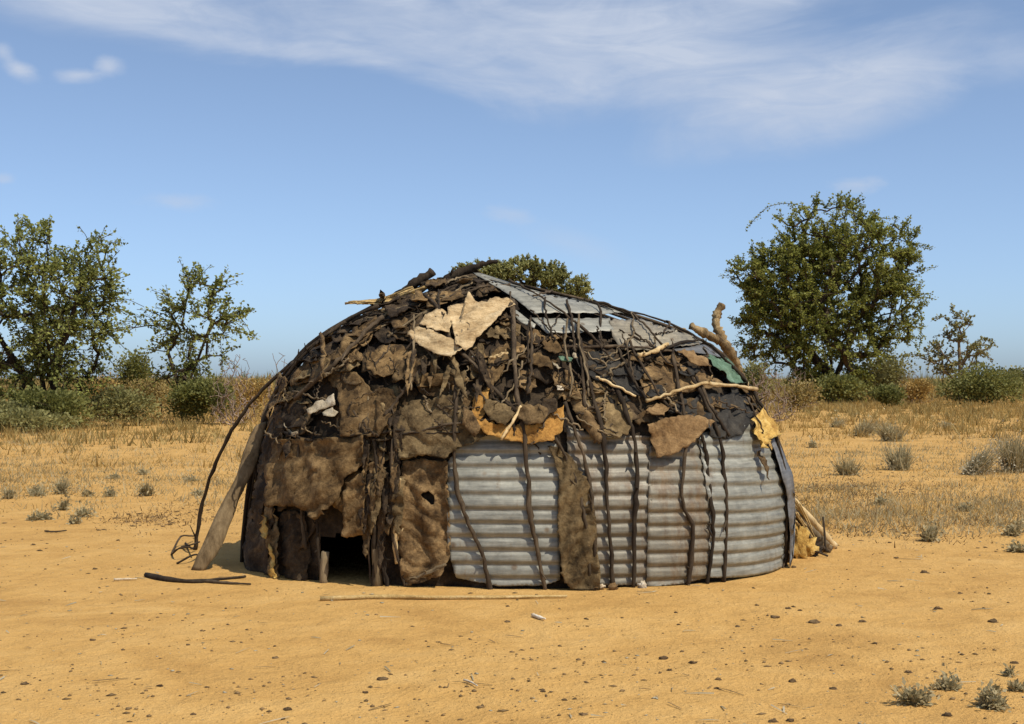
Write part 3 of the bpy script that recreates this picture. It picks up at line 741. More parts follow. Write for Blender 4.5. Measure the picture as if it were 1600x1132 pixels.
# logs and straw sticking out of the crown
Yt = YC - .1
hpole([(600, 485, Yt), (640, 450, Yt), (676, 424, Yt)], .034, 'wood_dark', ends=[.03, .036, .03])
hpole([(670, 455, Yt), (715, 428, Yt), (748, 415, Yt), (778, 408, Yt)], .03, 'wood_dark', ends=[.028, .032, .024, .012])
hpole([(660, 470, Yt), (700, 436, Yt), (722, 424, Yt)], .024, 'wood_dark')
hpole([(640, 462, Yt), (690, 438, Yt), (735, 432, Yt), (770, 455, Yt - .1), (806, 482, Yt - .25), (815, 498, Yt - .35)], .02, 'wood_dark')
for i in range(26):
    a = (rc.uniform(536, 600), 473 + rc.uniform(-2, 3), Yt - .25 - rc.uniform(-.1, .1)); b = (rc.uniform(636, 672), 456 + rc.uniform(-8, 12), Yt - .2 - rc.uniform(-.05, .15))
    hpole([a, ((a[0] + b[0]) / 2, (a[1] + b[1]) / 2 + rc.uniform(0, 4), Yt - .25), b], rc.uniform(.004, .009), 'straw', name='straw_stalk', wob=.003)
for i in range(34):      # brush stacked on the crown
    x = rc.uniform(560, 760); y = 405 + abs(x - 740) * .42 + rc.uniform(28, 60)
    dx = rc.uniform(22, 60); dy = -dx * rc.uniform(.1, .75)
    hpole([(x - dx, y - dy), (x, y + rc.uniform(-4, 4)), (x + dx, y + dy + rc.uniform(0, 10))], rc.uniform(.005, .010), rc.choice(['wood_dark', 'wood_dark', 'wood_grey']), off=rc.uniform(.02, .06), name='stick')
for i in range(110):      # twigs tucked all over the front
    x = rc.uniform(420, 1180); y = rc.uniform(520, 690); g = rc.uniform(0, math.pi); l = rc.uniform(12, 38)
    if any(inside((x, y), s_) for s_ in SHEETS) or hit(x, y) is None: continue
    hpole([(x - math.cos(g) * l, y - math.sin(g) * l), (x, y + rc.uniform(-3, 3)), (x + math.cos(g + rc.uniform(-.5, .5)) * l, y + math.sin(g) * l)], rc.uniform(.003, .0075), rc.choice(['wood_dark', 'wood_dark', 'wood_grey']), off=rc.uniform(.05, .105), name='stick', wob=.012)
for i in range(46):
    t = rc.random(); x = 432 + 215 * t; y = float(np.interp(x, [432, 467, 525, 560, 602, 640], [592, 554, 517, 496, 477, 452])) + rc.uniform(2, 12)
    w, h = rc.uniform(6, 15), rc.uniform(4, 9); g = math.atan2(-140, 215) + rc.uniform(-.4, .4)
    pl = [(x + math.cos(g) * a * w - math.sin(g) * b * h, y + math.sin(g) * a * w + math.cos(g) * b * h) for a, b in ((-1, -.6), (-.2, -1), (.8, -.8), (1.1, .2), (.3, .9), (-.9, .8))]
    H(pl, rc.choice(['hide_dark_and_shade', 'hide', 'hide_dark_and_shade', 'hide_olive']), off=rc.uniform(.04, .11), s=(3.5, 3.5), ragged=1.8, edge_curl=.06, flare=rc.uniform(0, .06))
# hanging strips and lashings right of the doorway
for i in range(22):
    x = rc.uniform(578, 632); y = rc.uniform(690, 850); w = rc.uniform(4, 9); h = rc.uniform(16, 46)
    H([(x - w, y - h), (x, y - h * 1.1), (x + w, y - h), (x + w * .8, y), (x + w * .3, y + h), (x - w * .4, y + h * .8), (x - w * .9, y)], rc.choice(['hide', 'hide_olive', 'hide_dark_and_shade', 'hide_light']),
      off=rc.uniform(.05, .09), s=(3.5, 3.5), ragged=1.2, flare=.03)
# narrow frayed strips hanging between the larger hides
rs = random.Random(77)
for i in range(44):
    x = rs.uniform(425, 770); y = rs.uniform(560, 715); w = rs.uniform(3, 6.5); h = rs.uniform(12, 34); t = rs.uniform(-.35, .35)
    pl = [(x + a * w + b * h * t, y + b * h) for a, b in ((-1, -1), (.2, -1.1), (1, -.9), (.9, .1), (.4, 1.1), (-.2, .7), (-.9, .3))]
    if any(inside(q, s_) for q in pl for s_ in SHEETS + [DOOR]) or hit(x, y) is None or (525 < x < 612 and y > 575) or (630 < x < 745 and y > 618) or (495 < x < 545 and 615 < y < 670): continue
    H(pl, rs.choice(['hide_dark_and_shade', 'hide', 'hide_dark_and_shade', 'hide_olive']), off=rs.uniform(.06, .10), s=(3.5, 3.5), ragged=1.0, flare=rs.uniform(.01, .05), edge_curl=.02)
# long thin crooked sticks running down the slope
for i in range(13):
    x = rs.uniform(640, 1150); y = float(np.interp(x, [640, 740, 930, 1080, 1150], [470, 450, 490, 545, 590])) + rs.uniform(4, 50); dx = (x - 790) * .12 + rs.uniform(-14, 14); l = rs.uniform(60, 130)
    hpole([(x, y), (x + dx * .4 + rs.uniform(-5, 5), y + l * .35), (x + dx * .7 + rs.uniform(-5, 5), y + l * .7), (x + dx, y + l)], rs.uniform(.0045, .009), rs.choice(['wood_dark', 'wood_dark', 'wood_grey']), off=rs.uniform(.085, .105), name='stick')
# poles over the far side and flanks
for i in range(22):
    th = R(-8) + R(196) * i / 21 + rc.uniform(-.05, .05)
    P = [body(th + rc.uniform(-.04, .04), z) + normal_at(th, z) * .075 for z in (.0, .4, .8, 1.2, 1.5, 1.75, 1.9)]
    P[0].z = -.03
    V, Fc = tube(smooth_path(P, 30), [.016, .014, .011], 6, .14, i); hpart('pole', V, Fc, M['wood_dark'])

# ---------------------------------------------------------------- things leaning on and lying by the hut
def solid_ribbon(left, right, thick, seed, name, mat, loc):
    """plank between two edges (world points), front and back face, uneven edges"""
    n = 26; A = smooth_path(left, n); B = smooth_path(right, n); V = []; Fc = []; m = 5; rg = random.Random(seed)
    for i in range(n):
        t = (A[min(i + 1, n - 1)] - A[max(i - 1, 0)]); w = B[i] - A[i]; nn = np.cross(t, w); nn /= np.linalg.norm(nn) + 1e-9
        e0, e1 = rg.uniform(-.03, .03), rg.uniform(-.03, .03)
        for side in (0, 1):
            for k in range(m):
                u = e0 + (1 - e0 + e1) * k / (m - 1); cr = .003 * math.sin(math.pi * k / (m - 1))
                V.append(A[i] + w * u + nn * ((thick / 2 + cr) * (1 if side == 0 else -1) * (.45 if k in (0, m - 1) else 1) + .004 * noise.noise(Vector((i * .5, k * .7, seed)))))
    r = 2 * m; ring = list(range(m)) + [m + k for k in range(m - 1, -1, -1)]
    for i in range(n - 1):
        for k in range(r):
            a, b = ring[k], ring[(k + 1) % r]; Fc.append((i * r + a, i * r + b, (i + 1) * r + b, (i + 1) * r + a))
    Fc.append(tuple(ring[::-1])); Fc.append(tuple((n - 1) * r + a for a in ring))
    return mesh_obj(name, np.array(V), Fc, mat, None, loc)
bp = ground(308, 890)
lf = [at(299, 882, 9.66), at(313, 858, 9.69), at(345, 790, 9.85), at(369, 746, 9.95), at(383, 700, 10.05), at(398, 668, 10.12)]
rt = [at(318, 893, 9.64), at(347, 852, 9.72), at(374, 780, 9.88), at(398, 730, 9.97), at(409, 690, 10.06), at(416, 660, 10.13)]
for q in (lf[0], rt[0]): q.z = min(q.z, .0)
tag(solid_ribbon(lf, rt, .03, 3, 'leaning_plank', M['wood_plank'], tuple(bp)), 'long weathered plank leaning against the left end of the hut', 'plank')

# forked dead log behind the right shoulder
fl = at(1165, 640, 11.75); fl.z = 0
YL = 11.2
log = empty('forked_log', tuple(fl), 'pale forked dead log standing behind the right shoulder of the hut', 'log')
def lpart(name, pts, radii, mat, parent, loc, sides=9, n=22, seed=1, rough=.12, flat=1.0):
    V, Fc = tube(smooth_path(pts, n), radii, sides, rough, seed, flat)
    return mesh_obj(name, V - np.asarray(loc), Fc, M[mat], parent, local=True)
main = [fl + Vector((0, 0, -.05)), at(1172, 720, 11.65), at(1160, 610, 11.5), at(1150, 575, 11.4), at(1142, 553, 11.3), at(1128, 536, 11.2), at(1106, 524, 11.1), at(1080, 510, 11.0)]
lpart('trunk', main, [.045, .045, .042, .04, .042, .036, .03, .034, .026], 'wood_mid', log, fl, seed=4, n=46, rough=.24)
lpart('fork', [at(1140, 556, 11.32), at(1128, 528, 11.34), at(1119, 508, 11.36), at(1121, 490, 11.38), at(1128, 476, 11.4)], [.034, .036, .034, .038, .028], 'wood_mid', log, fl, seed=5, n=26, rough=.24)
g2 = at(1120, 620, 11.9); g2.z = 0
tag(mesh_obj('log', *(lambda t: (t[0], t[1]))(tube(smooth_path([g2 + Vector((0, 0, -.05)), at(1112, 600, 11.6), at(1092, 546, 11.1), at(1066, 518, 10.9)], 18), [.034, .034, .03], 9, .16, 8)), M['wood_mid'], None, tuple(g2)),
    'short pale log end poking above the tin roof beside the forked log', 'log')

# pile of sticks and rags at the right foot
bpile = ground(1262, 866)
pile = empty('stick_pile', tuple(bpile), 'heap of sticks and yellow rags at the right foot of the hut', 'pile')
def gp(px, py, lift=0.0):
    g = ground(px, py); g.z += lift; return g
lpart('pole', [gp(1303, 858, .02), at(1272, 818, 10.75), at(1236, 778, 10.6)], [.03, .028, .024], 'wood_pale', pile, bpile, seed=2)
lpart('pole', [gp(1306, 858, .0), at(1268, 812, 10.85), at(1238, 774, 10.75)], [.014, .014, .012], 'wood_dark', pile, bpile, seed=3)
lpart('pole', [gp(1296, 862, .02), at(1270, 832, 10.6), at(1238, 798, 10.5)], [.03, .034, .03], 'wood_grey', pile, bpile, seed=6)
for i in range(26):
    a = gp(rc.uniform(1244, 1298), rc.uniform(858, 872), rc.uniform(0, .04)); b = a + Vector((rc.uniform(-.3, .02), rc.uniform(-.05, .2), rc.uniform(.03, .26)))
    lpart('stick', [a, (a + b) / 2 + Vector((0, 0, .03)), b], [rc.uniform(.005, .013)] * 2, rc.choice(['wood_dark', 'wood_dark', 'wood_grey']), pile, bpile, 6, 8, i)
for i in range(22):
    a = gp(rc.uniform(1268, 1304), rc.uniform(857, 866), rc.uniform(0, .03)); b = at(rc.uniform(1236, 1252), rc.uniform(782, 812), rc.uniform(10.35, 10.6))
    lpart('straw_stalk', [a, (a + b) / 2 + Vector((0, 0, rc.uniform(-.02, .03))), b], [rc.uniform(.004, .009)] * 2, 'straw', pile, bpile, 5, 7, i)
def crumple(name, c, rx, ry, rz, mat, parent, loc, seed, freq=3.0, amp=.45):
    """crumpled rag or clod: noisy ellipsoid flattened on the ground"""
    V, Fc = [], []; nu, nv = 14, 9; o = Vector((seed * 1.7, seed * .9, 3))
    for j in range(nv + 1):
        ph = math.pi * j / nv
        for i in range(nu):
            th = 2 * math.pi * i / nu; d = Vector((math.sin(ph) * math.cos(th), math.sin(ph) * math.sin(th), math.cos(ph)))
            k = 1 + amp * noise.noise(d * freq * .5 + o) + amp * .5 * noise.noise(d * freq + o)
            V.append((c[0] + d.x * rx * k, c[1] + d.y * ry * k, max(c[2] + d.z * rz * k, -.012)))
    for j in range(nv):
        for i in range(nu): i2 = (i + 1) % nu; Fc.append((j * nu + i, (j + 1) * nu + i, (j + 1) * nu + i2, j * nu + i2))
    return mesh_obj(name, np.array(V), Fc, mat, parent, loc if parent is None else (0, 0, 0), local=False) if parent is None else mesh_obj(name, np.array(V) - np.asarray(loc), Fc, mat, parent, local=True)
crumple('rag', gp(1249, 873, .10), .06, .04, .12, M['yellow'], pile, bpile, 3, 6, 1.1)
crumple('rag', gp(1264, 870, .06), .05, .04, .06, M['yellow'], pile, bpile, 33, 6, 1.1)
crumple('rag', gp(1262, 868, .06), .09, .07, .06, M['hide_dark_and_shade'], pile, bpile, 5, 6, 1.0)
crumple('rag', gp(1243, 866, .16), .045, .05, .11, M['hide'], pile, bpile, 8, 6, 1.0)
crumple('rag', gp(1280, 863, .03), .07, .05, .05, M['hide'], pile, bpile, 11, 6, 1.0)

# sticks on the sand
def stick(name, pxs, r, mat, label, cat='branch', group=None, lift=.012):
    SEED[0] += 1
    P = [gp(x, y, lift) for x, y in pxs]
    for p in P: p.z += gz(p.x, p.y) * .9
    loc = tuple(P[0]); V, Fc = tube(smooth_path(P, 14), [r, r * .9, r * .6], 6, .2, SEED[0])
    return tag(mesh_obj(name, V, Fc, M[mat], None, loc), label, cat, group)
br = empty('fallen_branch', tuple(gp(300, 910)), 'thin dark forked branch lying on the sand left of the doorway', 'branch')
for pts, r in (([(229, 902), (262, 909), (310, 912), (345, 908), (384, 904)], [.022, .017, .013, .008]), ([(318, 911), (352, 914), (392, 916)], [.012, .010, .006])):
    P = [gp(x, y, .012) for x, y in pts]; V, Fc = tube(smooth_path(P, 16), r, 7, .2, 4)
    mesh_obj('stem', V - np.asarray(tuple(br.location)), Fc, M['wood_dark'], br, local=True)
stick('cane', [(500, 939), (590, 938), (690, 939), (790, 938), (886, 936)], .014, 'straw', 'long straight yellow cane lying in front of the hut', 'cane')
stick('wood_splinter', [(178, 909), (214, 908)], .008, 'chip', 'short pale splinter on the sand left of the dark branch', 'stick')
stick('twig', [(70, 831), (86, 832), (104, 830)], .008, 'wood_dark', 'short dark twig on the sand at the far left edge of the scrub', 'twig')
stick('wood_splinter', [(832, 964), (842, 968), (852, 971)], .010, 'chip', 'pale flat splinter on the sand below the yellow cane', 'stick')
stick('straw_stalk', [(725, 1070), (735, 1073), (746, 1079)], .005, 'chip', 'thin pale straw slanting on the foreground sand', 'straw')
tw = empty('dry_twigs', tuple(gp(285, 870)), 'tangle of dry twigs beside the foot of the leaning plank', 'twigs')
for pts in ([(268, 866), (282, 856), (296, 852), (305, 846)], [(268, 868), (280, 876), (298, 874)], [(276, 882), (300, 880), (312, 872)], [(290, 850), (298, 864), (306, 874)], [(284, 856), (300, 866), (312, 862)]):
    P = [gp(x, y, .02 + rc.uniform(0, .07)) for x, y in pts]; P[0].z = .005
    V, Fc = tube(smooth_path(P, 10), [.008, .006], 5, .2, 6); mesh_obj('twig', V - np.asarray(tuple(tw.location)), Fc, M['wood_dark'], tw, local=True)
# scraps along the foot of the tin wall
sc_spots = [(1062, 908, 'chip'), (1072, 907, 'chip'), (1081, 905, 'straw'), (1092, 904, 'chip'), (1100, 906, 'straw'), (1108, 903, 'chip'), (1046, 913, 'chip'), (1004, 920, 'chip'),
            (1190, 896, 'chip'), (1200, 893, 'chip'), (938, 921, 'chip'), (929, 922, 'leather'), (958, 922, 'leather'), (1112, 905, 'chip')]
for i, (x, y, mt) in enumerate(sc_spots):
    g = gp(x, y, .015); tag(crumple('rag_scrap', g, rc.uniform(.018, .035), .02, rc.uniform(.015, .028), M[mt], None, tuple(g), 20 + i, 4, .8), 'small crumpled scrap lying at the foot of the tin wall', 'scrap', 'scraps at the foot of the tin wall')
g = gp(794, 914, .02); tag(crumple('plastic_scrap', g, .06, .03, .025, M['yellow'], None, tuple(g), 50, 3, .5), 'bright yellow scrap under the middle tin sheet', 'scrap')
# dung and clods
big = [(1272, 972, .036), (1211, 966, .026), (1232, 953, .022), (1250, 956, .016), (1347, 971, .026), (1311, 977, .02), (1466, 952, .028), (1552, 972, .03), (1444, 897, .032), (1036, 1031, .026),
       (1083, 1038, .022), (1046, 1049, .016), (1238, 1066, .022), (1123, 1064, .018), (1120, 1077, .014), (1302, 1076, .02), (1420, 1053, .02), (1585, 1037, .022), (597, 1063, .026), (38, 1069, .02),
       (145, 1003, .018), (250, 1074, .016), (449, 1110, .02), (430, 1028, .018), (294, 1011, .013), (571, 1083, .016), (793, 972, .018), (793, 949, .014), (302, 1117, .016), (348, 820, .02), (1150, 880 + 40, .0),
       (52, 852, .022), (148, 890, .018), (1400, 873, .022), (1390, 848, .02), (848, 1085, .014), (882, 1098, .014), (911, 1119, .018), (1208, 1129, .022), (1235, 1128, .02), (1480, 1118, .024), (1330, 895, .0), (1056, 958, .014), (1060, 975, .014), (1153, 977, .016), (1500, 928, .018), (1545, 930, .016), (1240, 888, .022)]
for i, (x, y, r) in enumerate(big):
    if r == 0: continue
    g = gp(x, y, r * .08); g.z += gz(g.x, g.y)
    r *= .64
    lb = 'largest dark dung clump on the sand in front of the right end of the hut' if i == 0 else 'small dark dry dung clump lying on the open sand'
    o = tag(crumple('dung_clump', g, r * 1.25, r, r * .62, M['dung'], None, tuple(g), 70 + i, 3.2, .6), lb, 'dung', None if i == 0 else 'dung clumps on the sand')
# crumbs of gravel, dung and straw, far too many to count
def crumbs(name, n, sampler, smin, smax, mat, flat=.6):
    V = []; Q = []; T = []
    octv = np.array([(1, 0, 0), (0, 1, 0), (-1, 0, 0), (0, -1, 0), (0, 0, 1), (0, 0, -1)], float)
    tri = np.array([(0, 1, 4), (1, 2, 4), (2, 3, 4), (3, 0, 4), (1, 0, 5), (2, 1, 5), (3, 2, 5), (0, 3, 5)])
    for i in range(n):
        x, y = sampler(); s = smin + (smax - smin) * rng.random() ** 4; a = rng.random() * 6.28
        v = octv * np.array([s * rng.uniform(.8, 1.9), s * rng.uniform(.7, 1.2), s * flat]) * rng.uniform(.7, 1.3, (6, 1))
        c, q = math.cos(a), math.sin(a); v = np.stack([v[:, 0] * c - v[:, 1] * q, v[:, 0] * q + v[:, 1] * c, v[:, 2]], 1)
        V.append(v + (x, y, gz(x, y) + s * .2)); Q.append(tri + 6 * i); T.append(np.full(8, rng.random()))
    o = fast_mesh(name, np.vstack(V), np.vstack(Q), mat, np.concatenate(T)); o['kind'] = 'stuff'; return o
def clumpy(f, s_=1.3, t=.5):
    def g():
        while True:
            x, y = f(); k = noise.noise(Vector((x * s_, y * s_, 4.4))) * .5 + .5
            if rng.random() < max(.12, min(1, (k - t + .12) / .22)): return x, y
    return g
def px_sampler(x0, x1, y0, y1, bias=1.0):
    def f():
        while True:
            p = ground(rng.uniform(x0, x1), y0 + (y1 - y0) * rng.random() ** bias)
            c = p.x / 2.05; d = (p.y - YC) / 1.7
            if c * c + d * d > 1: return p.x, p.y
    return f
o = crumbs('dung_crumbs', 4200, clumpy(px_sampler(-200, 1800, 700, 1250)), .0025, .012, M['litter'])
o = crumbs('straw_crumbs', 900, px_sampler(-200, 1800, 760, 1250), .004, .012, M['leaf_pale'], .35)

def straws(name, n, sampler, mat):
    V, Q, T = [], [], []
    for i in range(n):
        x, y = sampler(); l = rng.uniform(.015, .015 + .09 * rng.random()); w = rng.uniform(.0015, .004); a = rng.uniform(0, 6.28); z = gz(x, y) + .004
        c, q = math.cos(a), math.sin(a)
        V += [(x - c * l - q * w, y - q * l + c * w, z), (x - c * l + q * w, y - q * l - c * w, z), (x + c * l + q * w, y + q * l - c * w, z + rng.uniform(0, .012)), (x + c * l - q * w, y + q * l + c * w, z + .006), (x, y, z + .006)]
        b = 5 * i; Q += [(b, b + 1, b + 4), (b + 1, b + 2, b + 4), (b + 2, b + 3, b + 4), (b + 3, b, b + 4)]; T += [rng.random()] * 4
    o = fast_mesh(name, np.array(V), np.array(Q), mat, T); o['kind'] = 'stuff'; return o
straws('straw_litter', 130, px_sampler(-200, 1800, 760, 1200), M['leaf_pale'])
straws('twig_litter', 70, px_sampler(-200, 1800, 720, 1200), M['litter'])

# ---------------------------------------------------------------- plants
def unit(v): return v / (np.linalg.norm(v, axis=-1, keepdims=True) + 1e-9)
def leaves(C, D, smin, smax, aspect=.45):
    """one folded diamond leaf at each point C, pointing roughly along D"""
    n = len(C); D = unit(D + rng.normal(0, .55, (n, 3))); S = rng.uniform(smin, smax, (n, 1))
    W = unit(np.cross(D, np.array([0.15, -.25, 1.0]) + rng.normal(0, .55, (n, 3)))) * S * aspect; U = np.cross(unit(W), D) * S * .12
    V = np.stack([C, C + D * S * .5 + W + U, C + D * S, C + D * S * .5 - W + U], 1).reshape(-1, 3)
    return V, np.arange(4 * n).reshape(-1, 4)
def blades(C, H, spread, width, lean=None):
    n = len(C); a = rng.uniform(0, 2 * np.pi, n); sp = rng.random(n) ** .7 * spread
    D = np.stack([np.cos(a) * sp, np.sin(a) * sp, np.ones(n)], 1); D = unit(D)
    b = rng.uniform(0, 2 * np.pi, n); W = np.stack([np.cos(b), np.sin(b), np.zeros(n)], 1) * (np.asarray(width).reshape(-1, 1) if np.ndim(width) else width)
    tip = C + D * H[:, None]
    V = np.stack([C - W, C + W, tip], 1).reshape(-1, 3); return V, np.arange(3 * n).reshape(-1, 3)

def skeleton(base, stems, targets, step, seed, pull=.35):
    """grow limbs from the base to every target; returns nodes, parents"""
    rg = np.random.default_rng(seed); P = [np.array(base)]; par = [-1]
    for st in stems:
        prev = 0
        for q in st: P.append(np.array(q, float)); par.append(prev); prev = len(P) - 1
    T = np.asarray(targets); order = np.argsort(np.linalg.norm(T - np.array(base), axis=1))
    ends = []; pos = np.array(P)
    for t in T[order]:
        d = np.linalg.norm(pos - t, axis=1)
        dirp = t[2] - pos[:, 2]
        cost = d + pull * np.maximum(0, -dirp + .1) * 1.2 + .04 * np.linalg.norm(pos - np.array(base), axis=1)
        i = int(np.argmin(cost)); a = pos[i]; n = max(1, int(np.linalg.norm(t - a) / step)); prev = i; new = []
        bow = rg.normal(0, .08, 3) * np.linalg.norm(t - a)
        for k in range(1, n + 1):
            u = k / n; q = a + (t - a) * u + bow * math.sin(math.pi * u) + (rg.normal(0, step * .10, 3) if k < n else 0)
            new.append(q); par.append(prev); prev = len(pos) + len(new) - 1
        pos = np.vstack([pos, np.array(new)]); ends.append(prev)
    return pos, np.array(par), ends
def limbs_mesh(pos, par, rtip, power, rmax, sides=5):
    n = len(pos); w = np.zeros(n); kids = np.zeros(n, int)
    for i in range(n):
        if par[i] >= 0: kids[par[i]] += 1
    for i in range(n - 1, -1, -1):
        if kids[i] == 0: w[i] += 1
        if par[i] >= 0: w[par[i]] += w[i]
    r = np.minimum(rtip * w ** power, rmax)
    V, Q = [], []
    idx = [i for i in range(n) if par[i] >= 0]
    A = pos[par[idx]]; B = pos[idx]; D = unit(B - A); ref = np.where(np.abs(D[:, 2:3]) > .9, np.array([[1., 0, 0]]), np.array([[0, 0, 1.]]))
    X = unit(np.cross(D, ref)); Y = np.cross(D, X); ra = np.minimum(r[par[idx]], r[idx] * 1.6); rb = r[idx]
    rings = []
    for C, rad in ((A, ra), (B, rb)):
        for k in range(sides):
            g = 2 * np.pi * k / sides; rings.append(C + (X * math.cos(g) + Y * math.sin(g)) * rad[:, None])
    V = np.stack(rings, 1).reshape(-1, 3); m = len(idx); b = np.arange(m)[:, None] * (2 * sides); Q = []
    for k in range(sides):
        k2 = (k + 1) % sides; Q.append(np.hstack([b + k, b + k2, b + sides + k2, b + sides + k]))
    return V, np.vstack(Q)
def blob_points(blobs, Y, n, depth=.8, shell=.6):
    """points in a union of ellipsoids given by their photo outline at distance Y; w = relative density"""
    tot = sum(b[2] * b[3] * (b[4] if len(b) > 4 else 1) for b in blobs); out = []
    for b in blobs:
        w = b[4] if len(b) > 4 else 1; c = at(b[0], b[1], Y); rx, rz = b[2] * Y / F, b[3] * Y / F; k = max(3, int(n * b[2] * b[3] * w / tot))
        d = unit(rng.normal(0, 1, (k, 3))); r = rng.random((k, 1)) ** (1 / 3 * shell); p = d * r * np.array([rx, min(rx, rz * 1.6) * depth if rx > rz else rx * depth, rz]) + np.array(c)
        out.append(p)
    return np.vstack(out)
def tree(name, label, base_px, Y, blobs, ncl, per, leaf, lmat, stems_px, rtip=.008, rmax=.16, shoot=.5, seed=1, group=None, extra=(), power=.42, aspect=.45, bark='wood_dark', up=.35, cat='tree'):
    b = at(base_px, HOR, Y); b.z = 0
    T = blob_points(blobs, Y, ncl); T[:, 2] = np.maximum(T[:, 2], .25)
    stems = [[np.array(at(x, y, Y + dy)) for x, y, dy in st] for st in stems_px]
    pos, par, ends = skeleton(tuple(b), stems, T, .28, seed)
    cen = np.array(at(np.mean([q[0] for q in blobs]), np.mean([q[1] for q in blobs]), Y))
    C, D, tips, tpar = [], [], [], []
    for e in ends:                                   # leafy shoots at every limb end
        p = pos[e]; out = p - cen; out = out / (np.linalg.norm(out) + 1e-6)
        for s in range(3):
            d = unit(out * .7 + np.array([0, 0, up]) + rng.normal(0, .6, 3)); ln = shoot * rng.uniform(.4, 1.25); m = max(2, per // 3)
            t = rng.random((m, 1)); sag = np.zeros((m, 3)); sag[:, 2:] = -(t ** 2) * ln * .15
            C.append(p + d * t * ln + sag + rng.normal(0, shoot * .055, (m, 3))); D.append(np.tile(d, (m, 1)) * .5)
            tips.append(p + d * ln * .5); tips.append(p + d * ln * .95 - np.array([0, 0, ln * .13])); tpar += [e, -9]
    k0 = len(pos); par = np.concatenate([par, [(q if q != -9 else k0 + i - 1) for i, q in enumerate(tpar)]]).astype(int); pos = np.vstack([pos, np.array(tips)])
    for pl in extra:                                 # long trailing shoots seen against the sky
        q = smooth_path([at(x, y, Y) for x, y in pl], 40); k0 = len(pos)
        near = int(np.argmin(np.linalg.norm(pos - q[0], axis=1)))
        pos = np.vstack([pos, q[::4]]); m = len(q[::4]); par = np.concatenate([par, [near], np.arange(k0, k0 + m - 1)])
        C.append(np.repeat(q, 3, 0) + rng.normal(0, .05, (len(q) * 3, 3))); D.append(rng.normal(0, 1, (len(q) * 3, 3)))
    C = np.vstack(C); D = np.vstack(D)
    o = empty(name, tuple(b), label, cat, group)
    V, Q = limbs_mesh(pos, par, rtip, power, rmax); V[:, 2] = np.maximum(V[:, 2], -.05)
    fast_mesh('trunk', V - np.array(tuple(b)), Q, M[bark], None, o, smooth=True)
    V, Q = leaves(C, D, leaf * .6, leaf * 1.35, aspect)
    fast_mesh('crown', V - np.array(tuple(b)), Q, M[lmat], rng.random(len(Q)), o)
    return o
# left: tall thorn tree with many stems
tree('thorn_tree', 'tall green multi-stemmed thorn tree cut by the left edge', 78, 38,
     [(35, 405, 70, 45, .75), (75, 455, 100, 60, .85), (150, 400, 28, 18, .6), (135, 450, 48, 34, .8), (20, 520, 110, 75), (110, 530, 60, 60, .8), (75, 600, 75, 45, .9), (160, 480, 25, 40, .5), (-70, 480, 70, 110), (165, 540, 20, 30, .35)],
     430, 60, .088, 'leaf', [[(70, 620, 0), (60, 560, .2), (50, 490, .1)], [(84, 610, 0), (96, 540, -.3), (120, 470, -.2)], [(64, 625, .3), (20, 560, .5), (-20, 500, .4)], [(90, 620, -.3), (110, 580, -.6)]],
     seed=3, extra=[[(130, 420), (160, 385), (195, 378)], [(30, 370), (36, 345), (50, 360)], [(120, 520), (150, 540), (175, 556)], [(60, 380), (70, 355), (72, 348)]], shoot=.75)
tree('thorn_tree', 'smaller open-crowned thorn tree between the tall left tree and the hut', 288, 42,
     [(300, 468, 42, 34, .7), (318, 500, 55, 26, .8), (255, 512, 46, 22, .6), (352, 500, 36, 20, .55), (300, 545, 55, 26, .7), (285, 590, 40, 32, 1.0), (300, 440, 14, 18, .5), (338, 450, 14, 20, .5)],
     110, 46, .09, 'leaf', [[(286, 620, 0), (290, 570, .1), (296, 510, 0)], [(290, 610, .2), (310, 560, 0), (330, 505, -.2)], [(282, 610, -.2), (262, 550, 0)]], seed=5,
     extra=[[(250, 520), (215, 495), (180, 480)], [(345, 510), (380, 520), (402, 528)], [(350, 500), (375, 490), (392, 482)], [(300, 460), (298, 440), (300, 430)], [(320, 470), (335, 450), (342, 436)]], shoot=.62)
# right: broad dense tree
tree('shade_tree', 'large dense round-crowned olive green tree right of the hut', 1300, 75,
     [(1300, 365, 85, 48, .9), (1350, 410, 85, 70), (1215, 430, 62, 50, .9), (1280, 450, 110, 85), (1200, 515, 50, 42, .8), (1385, 470, 52, 75, .9), (1300, 540, 85, 60), (1170, 430, 24, 16, .5), (1410, 390, 28, 26, .5), (1300, 600, 40, 28, .8), (1230, 470, 70, 70), (1300, 470, 60, 60), (1290, 575, 52, 38), (1312, 606, 44, 24), (1190, 548, 34, 26, .6)],
     960, 108, .115, 'leaf_b', [[(1302, 590, 0), (1290, 520, .3), (1270, 440, .2)], [(1308, 585, 0), (1340, 510, -.5), (1360, 430, -.3)], [(1298, 590, .3), (1240, 520, .6), (1200, 470, .3)], [(1300, 560, -.4), (1310, 480, -1.2)]],
     seed=8, rtip=.014, rmax=.3, shoot=.9, extra=[[(1265, 325), (1230, 318), (1200, 324), (1180, 342), (1166, 358)], [(1438, 470), (1440, 510), (1436, 552)], [(1418, 500), (1420, 520), (1418, 540)], [(1212, 530), (1212, 560), (1210, 592)], [(1195, 530), (1190, 560)], [(1420, 380), (1440, 384), (1456, 388)], [(1310, 325), (1318, 308), (1330, 322)], [(1200, 445), (1165, 450), (1140, 440)]])
